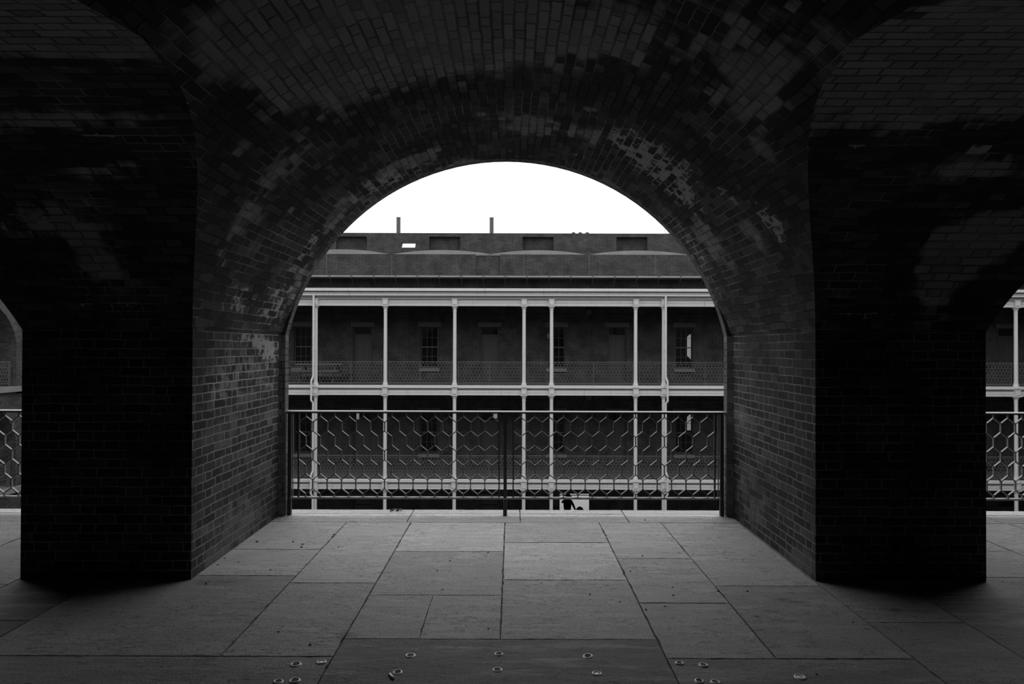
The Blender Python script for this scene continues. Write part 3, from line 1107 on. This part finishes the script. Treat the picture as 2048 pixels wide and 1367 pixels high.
mb.box(BX0, BX1, FD - 0.04, FD + 0.3, c[8] + 0.001, c[7] - 0.001)
mb.build('cornice_moulding', m_groove, bld)
mb = MB()
mb.box(BX0, BX1, FD + 0.31, WD, c[3], c[1] - 0.02)
mb.build('gallery_roof', m_dark, bld)
mb = MB()
for i in range(19):
    y = FD + 0.31 + i * 0.12
    mb.box(BX0, BX1, y, y + 0.11, c[8] - 0.03, c[8])
mb.build('soffit', m_soffit, bld)

# columns
col_px = [493, 632, 771, 909.5, 1048, 1103, 1271, 1327, 1495, 1892, 2031, 2170]
cz1 = Z(612, FD)


def column_mesh(x, cz1):
    mb = MB()
    y = FD - 0.02
    mb.lathe([(0.118, -0.055), (0.118, 0.03), (0.108, 0.04), (0.108, 0.07), (0.092, 0.085), (0.088, 0.16), (0.082, 0.20), (0.074, cz1 - 0.25), (0.083, cz1 - 0.245), (0.083, cz1 - 0.215), (0.075, cz1 - 0.21), (0.080, cz1 - 0.14),
              (0.115, cz1 - 0.05), (0.128, cz1 - 0.045), (0.128, cz1 - 0.02)], 16, (x, y, 0))
    mb.box(x - 0.145, x + 0.145, y - 0.145, y + 0.1, cz1 - 0.02, cz1 + 0.02)
    mb.box(x - 0.112, x + 0.112, y - 0.135, y + 0.1, cz1 + 0.035, cz1 + 0.27)
    mb.box(x - 0.09, x + 0.09, y - 0.10, y + 0.1, cz1 + 0.02, cz1 + 0.035)
    mb.box(x - 0.08, x + 0.08, y - 0.15, y - 0.13, cz1 + 0.07, cz1 + 0.235)
    mb.box(x - 0.128, x + 0.128, y - 0.15, y + 0.1, cz1 + 0.27, cz1 + 0.30)
    mb.box(x - 0.13, x + 0.13, y - 0.135, y + 0.1, -0.10, -0.055)
    return mb


base = wloc(bld)
protos = {}
for p in col_px:
    x = X(p, FD)
    for lvl in (0, 1, 2):
        kk = min(lvl, 1)
        if kk not in protos:
            protos[kk] = column_mesh(x, cz1 if kk == 0 else z_beam0 + TIER).build('column', m_col, bld, org=(x, FD, 0))
            protos[kk].location = Vector((x, FD, -lvl * TIER)) - base
        else:
            dup(protos[kk], bld, Vector((x, FD, -lvl * TIER)) - base)

# gallery railings between the columns
pairs = [(540, 632), (632, 771), (771, 909.5), (909.5, 1048), (1048, 1103), (1103, 1271), (1271, 1327), (1327, 1495), (1892, 2031), (2031, 2170)]
for lvl in (0, 1):
    for (p, q) in pairs:
        xa_, xb_ = X(p, FD) + 0.10, X(q, FD) - 0.10
        d = -lvl * TIER
        mb = MB()
        zt, zb2 = 0.995 + d, 0.10 + d
        y = FD + 0.03
        mb.box(xa_, xb_, y - 0.018, y + 0.018, zt, zt + 0.022)
        mb.box(xa_, xb_, y - 0.012, y + 0.012, zb2 - 0.02, zb2)
        n = max(4, round((xb_ - xa_ - 0.1) / 0.1425))
        w_ = n * 0.1425
        xs0 = (xa_ + xb_ - w_) / 2
        hexgrid(mb, lambda u, z: (xs0 + u, y, z), w_, n, zt, zb2, 0.011, 0.012, (0, 1, 0), half=0.1405)
        for xx in (xs0, xs0 + w_):
            mb.box(xx - 0.007, xx + 0.007, y - 0.007, y + 0.007, zb2, zt)
        if xb_ - xa_ > 2:
            xm = (xa_ + xb_) / 2
            mb.box(xm - 0.012, xm + 0.012, y + 0.014, y + 0.04, d + 0.0, zt + 0.01)
        mb.build('gallery_railing', m_iron_far, bld)

# downpipes in front of two columns
for p, s in ((632, -1), (1327, 1)):
    x = X(p, FD) + s * 0.045
    xo = X(p, FD) + s * 0.115
    y = FD - 0.24
    mb = MB()
    k0, k1, k2 = Z(591, FD), Z(752, FD), Z(762, FD)
    pts = [(x, y, k0), (x, y, k1), (xo, y - 0.05, k2), (xo, y - 0.05, k2 - 0.8), (xo, y - 0.05, Z(800, FD)), (x, y, Z(806, FD)), (x, y, Z(940, FD)), (xo, y - 0.05, Z(950, FD)), (xo, y - 0.05, Z(985, FD)), (x, y, Z(992, FD)), (x, y, GZ)]
    mb.tube(pts, 0.046, 10)
    for zz in (Z(640, FD), Z(700, FD), Z(860, FD)):
        mb.lathe([(0.055, -0.02), (0.055, 0.02)], 10, (x, y, zz))
        mb.box(x - 0.02, x + 0.02, y + 0.05, y + 0.16, zz - 0.015, zz + 0.015)
    mb.build('downpipe', m_col, bld)

# conduits and boxes on the wall
for lvl in (0, 1):
    d = -lvl * TIER
    xj = X(1177, WD)
    mb = MB()
    mb.box(xj - 0.12, xj + 0.12, WD - 0.14, WD, Z(628, WD) + d, Z(619, WD) + d)
    mb.build('junction_box', m_lintel, bld)
    mb = MB()
    for q in (1179, 1185.5):
        xx = X(q, WD)
        mb.tube([(xx, WD - 0.03, Z(628, WD) + d), (xx, WD - 0.03, 0.05 + d)], 0.018, 6)
    mb.box(BX0, BX1, WD - 0.04, WD - 0.005, Z(629.6, WD) + d, Z(628.6, WD) + d)
    mb.build('conduit', m_frame, bld)
for (q, lvl) in ((1094.5, 0),):
    mb = MB()
    xx = X(1096.3, WD)
    mb.box(xx - 0.06, xx + 0.06, WD - 0.10, WD - 0.03, Z(676, WD), Z(667, WD))
    mb.build('wall_lamp', m_sill, bld)

# eaves: gutter ledge on struts, parapet, humps of the roof, rampart behind
mb = MB()
mb.box(BX0, BX1, 31.75, WD + 0.1, GUT, GUT + 0.058)
mb.box(BX0, BX1, 31.72, 31.75, GUT - 0.01, GUT + 0.07)
mb.build('gutter', m_lead, bld)
x = X(571, 31.75)
sp_ = 43.9 * 31.75 / 1365.33
for i in range(22):
    xx = x + i * sp_ - (0.0)
    mb = MB()
    mb.box(xx - 0.02, xx + 0.02, 31.69, 31.72, GUT - 0.06, GUT + 0.11)
    mb.bar((xx, 31.74, GUT - 0.03), (xx + 0.02, WD - 0.01, GUT - 0.80), (1, 0, 0), 0.035, 0.035)
    mb.build('gutter_strut', m_dark, bld)
PY = 31.86
pz = Z(508.5, PY)
mb = MB()
ga, gb = X(951.5, PY), X(999.5, PY)
for (a, c_) in ((BX0, ga), (gb, BX1)):
    mb.box(a, c_, PY, PY + 0.45, GUT + 0.06, pz)
mb.box(ga, gb, PY + 0.16, PY + 0.45, GUT + 0.06, Z(511.5, PY + 0.16))
for i, q in enumerate((525, 538)):
    mb.box(ga + 0.001, gb - 0.001, PY + 0.05 + 0.05 * (1 - i), PY + 0.17, GUT + 0.06, Z(q, PY))
mb.box(ga + 0.05, gb - 0.02, PY + 0.13, PY + 0.46, Z(511.4, PY + 0.16), Z(509.4, PY + 0.16), mi=1)
for q in (652.5, 783, 914.5, 1046.5, 1178, 1311):
    xx = X(q, PY)
    mb.box(xx - 0.009, xx + 0.009, PY - 0.004, PY + 0.01, GUT + 0.06, Z(509, PY) - (0.0 if q != 914.5 else 0.45), mi=1)
mb.build('parapet', [m_par, m_mortar], bld)
HY = 32.45
for (q0, q1, pk) in ((590, 777, 499.2), (786, 981, 500), (980, 1172, 500), (1178, 1378, 500.2), (1378, 1575, 500.2), (395, 590, 499.6)):
    mb = MB()
    n = 24
    a, c_ = X(q0, HY), X(q1, HY)
    zl, zp = Z(508.5, HY) + 0.0, Z(pk, HY)
    prev = None
    for i in range(n + 1):
        s = i / n
        xx = a + (c_ - a) * s
        zz = zl + (zp - zl) * (1 - (2 * s - 1) ** 2)
        if prev:
            mb.face([(prev[0], HY, pz - 0.35), (xx, HY, pz - 0.35), (xx, HY, zz), (prev[0], HY, prev[1])])
            mb.face([(prev[0], HY, prev[1]), (xx, HY, zz), (xx, 36.5, zz + 0.03), (prev[0], 36.5, prev[1] + 0.03)])
        prev = (xx, zz)
    mb.face([(a, HY, pz - 0.35), (a, 36.5, pz - 0.35), (a, 36.5, zl + 0.03), (a, HY, zl)])
    mb.face([(c_, HY, pz - 0.35), (c_, 36.5, pz - 0.35), (c_, 36.5, zl + 0.03), (c_, HY, zl)])
    mb.build('concrete_hump', m_conc, bld)
SY = 40.0
st_ = Z(466, SY)
mb = MB()
nz0, nz1 = Z(500.5, SY), Z(473.2, SY)
nh = []
for (a, c_) in ((671, 732.5), (857.5, 919.8), (1044.6, 1106.5), (1232.6, 1294.5), (1420, 1482)):
    nh.append((X(a, SY), X(c_, SY), nz0, nz1))
holed(mb, BX0, BX1, 5.6, st_, SY, nh, 0.35)
for h in nh:
    mb.face([(h[0], SY + 0.35, h[2]), (h[1], SY + 0.35, h[2]), (h[1], SY + 0.35, h[3]), (h[0], SY + 0.35, h[3])])
mb.face([(BX0, SY, st_), (BX1, SY, st_), (BX1, SY + 1.2, st_), (BX0, SY + 1.2, st_)])
mb.face([(BX0, SY + 1.2, GZ + 4), (BX1, SY + 1.2, GZ + 4), (BX1, SY + 1.2, st_), (BX0, SY + 1.2, st_)])
mb.build('rampart_wall', m_scarp, bld)
mb = MB()
mb.box(BX0, BX1, PY + 0.46, SY + 0.2, 5.55, 5.62)
mb.build('roof_terrace', m_court, bld)
for q in (796, 982.6):
    mb = MB()
    xx = X(q, SY + 0.4)
    r_ = 0.122
    mb.lathe([(r_, 0), (r_, Z(437.5, SY + 0.4) - st_), (r_ * 1.06, Z(437.4, SY + 0.4) - st_), (r_ * 1.06, Z(435, SY + 0.4) - st_), (r_ * 0.7, Z(435, SY + 0.4) - st_)], 18, (xx, SY + 0.4, st_))
    mb.build('stack_pipe', m_pipe, bld, smooth=False)
for q in (1146.6, 1160, 1174):
    mb = MB()
    xx = X(q, SY + 0.4)
    mb.lathe([(0.085, 0), (0.085, 0.06), (0.105, 0.065), (0.105, 0.12), (0.05, 0.125)], 14, (xx, SY + 0.4, st_))
    mb.build('roof_vent', m_pipe, bld)

# sally-port passage through the building
pr = MB()
pr.box(px0 - 0.7, px0 - 0.4, WD + 0.33, SY, GZ, GZ + 3.3)
pr.box(5.5, 5.8, WD + 0.33, SY, GZ, GZ + 3.3)
pr.box(px0 - 0.7, 5.8, WD + 0.33, SY, GZ + 3.3, GZ + 3.45)
pr.build('passage', m_bar, bld)
mb = MB()
mb.box(px1 + 0.02, px1 + 0.30, WD + 0.36, WD + 0.42, GZ + 0.35, GZ + 3.2)
mb.build('passage_door', m_dark, bld)
kb = MB()
ky = 45.4
kz = GZ
for i in range(27):
    xx = X(1119, ky) + i * 0.078
    kb.box(xx, xx + 0.045, ky, ky + 0.05, kz, kz + 0.07)
kb.box(X(1100, ky), X(1200, ky), ky + 0.051, ky + 0.12, kz, kz + 0.03)
tag(kb.build('kerb_grille', m_pipe), 'low dark slotted kerb seen on the bright paving through the passage', 'kerb')

# ---------------------------------------------------------------- furniture and signs over there
t = thing('information_sign', at(817, 502, 33.3), 'white tilted information panel on two legs on the far roof', 'sign')
sx0, sx1 = X(803.5, 33.3), X(830, 33.3)
sz0, sz1 = Z(495.8, 33.3), Z(487.6, 33.4)
m_panel = plain('sign_panel', 0.55, rough=0.35, var=0.03)
mb = MB()
for q in ((sx0 + 0.12, sx1 - 0.12)):
    s_ = (q - X(786, HY)) / (X(981, HY) - X(786, HY))
    hz_ = Z(508.5, HY) + (Z(500, HY) - Z(508.5, HY)) * (1 - (2 * s_ - 1) ** 2) + 0.012
    mb.box(q - 0.02, q + 0.02, 33.3, 33.34, hz_, sz0 + 0.02)
mb.build('legs', m_dark, t)
mb = MB()
tl = 0.16
pts = [(sx0, 33.22, sz0), (sx1, 33.22, sz0), (sx1 + 0.0, 33.22 + tl, sz1), (sx0 + 0.02, 33.22 + tl, sz1)]
mb.face(pts)
mb.build('panel', m_panel, t)
mb = MB()
mb.bar((sx0 - 0.01, 33.22, sz0 - 0.012), (sx1 + 0.01, 33.22, sz0 - 0.012), (0, 1, 0), 0.02, 0.03)
mb.face([(a, b_2 + 0.012, c2 - 0.012) for a, b_2, c2 in pts])
mb.build('panel_frame', m_dark, t)

m_bench = plain('weathered_planks', 0.08, rough=0.8, var=0.2, scale=4)


def picnic(x, y, z0, w_, label):
    t = thing('picnic_table', (x, y, z0), label, 'table')
    mb = MB()
    for i in range(4):
        mb.box(x - w_ / 2, x + w_ / 2, y - 0.36 + i * 0.18, y - 0.20 + i * 0.18, z0 + 0.82, z0 + 0.88)
    mb.build('table_top', m_bench, t)
    for s in (-1, 1):
        mb = MB()
        for i in range(2):
            mb.box(x - w_ / 2, x + w_ / 2, y + s * 0.78 - 0.13 + i * 0.135, y + s * 0.78 - 0.005 + i * 0.135, z0 + 0.53, z0 + 0.60)
        mb.build('bench_seat', m_bench, t)
    for xx in (x - w_ / 2 + 0.3, x + w_ / 2 - 0.3):
        mb = MB()
        for s in (-1, 1):
            mb.bar((xx, y + s * 0.2, z0 + 0.82), (xx, y + s * 0.7, z0), (1, 0, 0), 0.08, 0.06)
        mb.bar((xx, y - 0.9, z0 + 0.5), (xx, y + 0.9, z0 + 0.5), (1, 0, 0), 0.08, 0.05)
        mb.build('leg', m_dark, t)
    mb = MB()
    mb.box(x - w_ / 2 + 0.1, x + w_ / 2 - 0.1, y - 0.06, y + 0.06, z0 + 0.33, z0 + 0.40)
    mb.build('stretcher', m_bench, t)
    return t


picnic(X(640, 31.2), 31.25, 0.0, 2.1, 'weathered plank picnic table on the upper far gallery')

t = thing('bench', (X(1984, 31.9), 31.9, -TIER), 'dark bench on the lower gallery beyond the right pier', 'bench')
xb0, xb1 = X(1960, 31.9), X(1998, 31.9)
mb = MB()
for k in range(2):
    mb.box(xb0, xb1, 32.1, 32.14, -TIER + 0.58 + k * 0.17, -TIER + 0.71 + k * 0.17)
mb.build('backrest', m_dark, t)
mb = MB()
for k in range(3):
    mb.box(xb0, xb1, 31.65 + k * 0.15, 31.78 + k * 0.15, -TIER + 0.43, -TIER + 0.47)
mb.build('seat', m_dark, t)
for xx in (xb0 + 0.08, xb1 - 0.08):
    mb = MB()
    mb.box(xx - 0.03, xx + 0.03, 31.66, 31.72, -TIER, -TIER + 0.43)
    mb.box(xx - 0.03, xx + 0.03, 32.04, 32.1, -TIER, -TIER + 0.9)
    mb.build('leg', m_dark, t)

# distant lattice mast peeping over the rampart by the arch
t = MB()
mx0, mx1 = X(1329.5, 120), X(1338, 120)
mz0, mz1 = Z(475, 120), Z(453.5, 120)
for xx in (mx0, mx1):
    t.box(xx - 0.06, xx + 0.06, 120, 120.15, GZ, mz1)
for i in range(7):
    za, zc_ = mz0 + (mz1 - mz0) * i / 7, mz0 + (mz1 - mz0) * (i + 1) / 7
    t.bar((mx0, 120.05, za), (mx1, 120.05, zc_), (0, 1, 0), 0.07, 0.07)
    t.bar((mx1, 120.15, za), (mx0, 120.15, zc_), (0, 1, 0), 0.07, 0.07)
tag(t.build('lattice_mast', m_panel), 'pale lattice mast peeping over the rampart beside the arch', 'mast')

# ---------------------------------------------------------------- left wing of the courtyard
LX = -20.3
lw = thing('courtyard_wing', (LX, 25.8, GZ), 'arched brick wing closing the courtyard, seen past the left pier', 'building')
m_wing = brick_mat('wing_brick', 0.04, 0.08, 0.10, wob=0, dist=0, mw=0.016)
m_wingin = brick_mat('wing_inner_brick', 0.03, 0.06, 0.07, wob=0, dist=0, mw=0.016, wash_all=0.8, wash_col=0.10)
jam_y = 27.98
acs = [jam_y - HL - BAY * k for k in range(3)]
mb = MB()
inn = MB()
led = MB()
for lvl in (0, 1):
    d = -lvl * TIER
    hgt = 0.0 if lvl == 0 else 0.10
    z_lo = 0.0 + d
    z_hi = (8.6 if lvl == 0 else -0.2)
    zsp = ZS + d + hgt
    zcc = ZCL + d + hgt
    for ac in acs:
        n = 32
        for i in range(n):
            t0, t1 = -TL + 2 * TL * i / n, -TL + 2 * TL * (i + 1) / n
            e = [(ac + RL * math.sin(q), zcc + RL * math.cos(q)) for q in (t0, t1)]
            o2 = [(ac + (RL + 0.36) * math.sin(q * 1.0), zcc + (RL + 0.36) * math.cos(q)) for q in (t0, t1)]
            mb.face([(LX, e[0][0], e[0][1]), (LX, e[1][0], e[1][1]), (LX, e[1][0], z_hi), (LX, e[0][0], z_hi)])
            mb.face([(LX + 0.004, e[0][0], e[0][1]), (LX + 0.004, e[1][0], e[1][1]), (LX + 0.004, o2[1][0], o2[1][1]), (LX + 0.004, o2[0][0], o2[0][1])], uv=[(0, RL * t0), (0, RL * t1), (0.36, RL * t1), (0.36, RL * t0)])
            mb.face([(LX, e[0][0], e[0][1]), (LX, e[1][0], e[1][1]), (LX - 0.7, e[1][0], e[1][1]), (LX - 0.7, e[0][0], e[0][1])], uv=[(0, RL * t0), (0, RL * t1), (0.7, RL * t1), (0.7, RL * t0)])
        for s in (-1, 1):
            mb.face([(LX, ac + s * HL, z_lo), (LX - 0.7, ac + s * HL, z_lo), (LX - 0.7, ac + s * HL, zsp), (LX, ac + s * HL, zsp)])
        pe = ac + HL
        w2 = (BAY / 2 - HL) * 2
        mb.face([(LX, pe, z_lo - 0.3), (LX, pe + w2, z_lo - 0.3), (LX, pe + w2, z_hi), (LX, pe, z_hi)])
    led.box(LX - 4.0, LX + 0.16, 9, 29.5, d - 0.21, d)
    inn.face([(LX - 4.0, 9, z_lo), (LX - 4.0, 29.5, z_lo), (LX - 4.0, 29.5, z_hi), (LX - 4.0, 9, z_hi)])
    inn.face([(LX - 0.7, jam_y + 0.4, z_lo), (LX - 4.0, jam_y + 0.4, z_lo), (LX - 4.0, jam_y + 0.4, z_hi), (LX - 0.7, jam_y + 0.4, z_hi)])
mb.face([(LX, 9, GZ), (LX, 29.5, GZ), (LX, 29.5, -TIER - 0.2), (LX, 9, -TIER - 0.2)])
mb.face([(LX, 9, 8.6), (LX, 29.5, 8.6), (LX - 4.2, 29.5, 8.6), (LX - 4.2, 9, 8.6)])
mb.build('arcade_wall', m_wing, lw)
inn.build('inner_wall', m_wingin, lw)
led.build('floor_ledge', m_conc, lw)
for lvl in (0, 1):
    d = -lvl * TIER
    for ac in acs[:1]:
        rb = MB()
        y0, y1 = ac - HL + 0.15, ac + HL - 0.28
        xr = LX - 0.12
        rb.box(xr - 0.02, xr + 0.02, y0 - 0.1, y1 + 0.1, 0.99 + d, 1.02 + d)
        rb.box(xr - 0.015, xr + 0.015, y0, y1, 0.12 + d, 0.14 + d)
        hexgrid(rb, lambda u, z: (xr, y0 + u, z), y1 - y0, 27, 0.99 + d, 0.14 + d, 0.012, 0.014, (1, 0, 0), half=0.139)
        for yy in (y0, y1, y1 + 0.08):
            rb.box(xr - 0.015, xr + 0.015, yy - 0.012, yy + 0.012, d, 0.99 + d)
        rb.build('arch_railing', m_iron_far, lw)

# right wing, out of the frame but closing the courtyard
rw = MB()
rw.box(26.0, 27.0, YL, 41, GZ, 8.6)
struct(rw.build('wall_courtyard_right', m_wing))

# ---------------------------------------------------------------- visitor with a pushchair in the passage
m_cloth = plain('black_clothes', 0.012, rough=0.9, spec=0.1, var=0.2, scale=10)
m_skin = plain('skin', 0.25, rough=0.6)
PX, PYY = X(1135.5, 37.6), 37.6


def skinned(name, verts, edges, radii, mat, parent, root=0, sub=1):
    me = bpy.data.meshes.new(name)
    me.from_pydata(verts, edges, [])
    o = bpy.data.objects.new(name, me)
    COL.objects.link(o)
    md = o.modifiers.new('skin', 'SKIN')
    md.use_smooth_shade = True
    sl = me.skin_vertices[0] if len(me.skin_vertices) else None
    for i, r in enumerate(radii):
        sl.data[i].radius = (r, r) if not isinstance(r, tuple) else r
        sl.data[i].use_root = (i == root)
    sb = o.modifiers.new('sub', 'SUBSURF')
    sb.levels = sb.render_levels = sub
    me.materials.append(mat)
    if parent is not None:
        o.parent = parent
    return o


person = thing('person', (PX, PYY, GZ), 'person in black clothes and pointed hat, backlit in the passage below', 'person')
V, E_, R_ = [], [], []


def add(p, r, link=None):
    V.append(p); R_.append(r)
    if link is not None:
        E_.append((link, len(V) - 1))
    return len(V) - 1


pel = add((0, 0, 0.93), (0.24, 0.14))
wa = add((0, 0, 1.08), (0.235, 0.14), pel)
chs = add((0, 0, 1.28), (0.25, 0.14), wa)
nb = add((0, 0, 1.42), (0.18, 0.09), chs)
nk = add((0.01, -0.01, 1.50), 0.055, nb)
hd = add((0.02, -0.02, 1.60), (0.075, 0.09), nk)
ht = add((0.02, -0.02, 1.70), (0.07, 0.085), hd)
for s, el, wr in ((-1, (-0.30, 0.06, 1.30), (-0.27, -0.12, 1.36)), (1, (0.33, 0.02, 1.14), (0.42, -0.10, 0.92))):
    sh = add((s * 0.20, 0, 1.38), 0.085, nb)
    e_ = add(el, 0.07, sh)
    w2 = add(wr, 0.045, e_)
    dv = (Vector(wr) - Vector(el)).normalized()
    pm = Vector(wr) + dv * 0.05
    pa = add(tuple(pm), 0.035, w2)
    side = Vector((0, 1, 0)).cross(dv).normalized()
    for i in range(4):
        b0 = pm + dv * 0.03 + side * (0.02 * (i - 1.5))
        f1 = add(tuple(b0), 0.011, pa)
        f2 = add(tuple(b0 + dv * (0.035 + 0.006 * (i in (1, 2))) + Vector((0, 0, -0.01))), 0.009, f1)
        add(tuple(b0 + dv * (0.055 + 0.01 * (i in (1, 2))) + Vector((0, 0, -0.035))), 0.008, f2)
    th = add(tuple(pm - dv * 0.01 + side * 0.045), 0.011, pa)
    add(tuple(pm + dv * 0.03 + side * 0.06), 0.009, th)
for s, fw in ((-1, -0.12), (1, 0.14)):
    hp = add((s * 0.09, 0, 0.86), 0.095, pel)
    kn = add((s * 0.10, fw * -0.6, 0.48), 0.062, hp)
    an = add((s * 0.10, -fw * 0.3, 0.09), 0.045, kn)
    add((s * 0.11, -fw * 0.3 - 0.14, 0.045), 0.04, an)
skinned('body', V, E_, R_, m_cloth, person)
mb = MB()
M = Matrix.Rotation(0.12, 3, 'Y')
mb.lathe([(0.225, 0.0), (0.20, 0.03), (0.13, 0.05), (0.11, 0.11), (0.085, 0.17), (0.05, 0.22), (0.012, 0.24)], 20, person.location + Vector((0.02, -0.02, 1.665)), M)
mb.build('hat', m_cloth, person, smooth=True)
hs = MB()
hs.lathe([(0.02, -0.085), (0.06, -0.06), (0.078, 0.0), (0.07, 0.06), (0.03, 0.085)], 14, person.location + Vector((0.03, -0.05, 1.61)))
hs.box(-0.012, 0.012, -0.11, -0.05, -0.03, 0.01, M=Matrix.Translation(person.location + Vector((0.03, -0.05, 1.61))))
hs.build('face', m_skin, person, smooth=True)

sx, sy = X(1160.5, 36.9), 36.9
t = thing('pushchair', (sx, sy, GZ), 'dark pushchair with rounded hood beside the person in black', 'pushchair')
mb = MB()
n, mseg = 10, 10
grid = [[Vector((sx + 0.25 * math.cos(math.pi * j / mseg), sy + 0.26 * math.cos(math.pi * 0.55 * i / n + 0.1), GZ + 0.84 + 0.40 * math.sin(math.pi * j / mseg) * math.sin(math.pi * 0.55 * i / n + 0.35))) for j in range(mseg + 1)] for i in range(n + 1)]
for i in range(n):
    for j in range(mseg):
        mb.face([grid[i][j], grid[i][j + 1], grid[i + 1][j + 1], grid[i + 1][j]])
mb.build('hood', m_cloth, t, smooth=True)
mb = MB()
mb.box(sx - 0.2, sx + 0.2, sy - 0.28, sy + 0.22, GZ + 0.42, GZ + 0.5)
mb.box(sx - 0.2, sx + 0.2, sy + 0.18, sy + 0.24, GZ + 0.42, GZ + 0.85)
mb.build('seat', m_cloth, t)
mb = MB()
for s in (-1, 1):
    mb.tube([(sx + s * 0.21, sy + 0.4, GZ + 0.12), (sx + s * 0.21, sy - 0.1, GZ + 0.6), (sx + s * 0.21, sy - 0.35, GZ + 0.98)], 0.014, 6)
    mb.tube([(sx + s * 0.21, sy - 0.3, GZ + 0.12), (sx + s * 0.21, sy + 0.2, GZ + 0.6)], 0.014, 6)
mb.tube([(sx - 0.21, sy - 0.35, GZ + 0.98), (sx + 0.21, sy - 0.35, GZ + 0.98)], 0.016, 6)
mb.build('frame', m_dark, t)
for s in (-1, 1):
    for yy in (-0.3, 0.4):
        mb = MB()
        mb.lathe([(0.08, -0.02), (0.12, -0.015), (0.12, 0.015), (0.08, 0.02)], 16, (sx + s * 0.21, sy + yy, GZ + 0.12), Matrix.Rotation(math.pi / 2, 3, 'Y'))
        mb.build('wheel', m_dark, t)
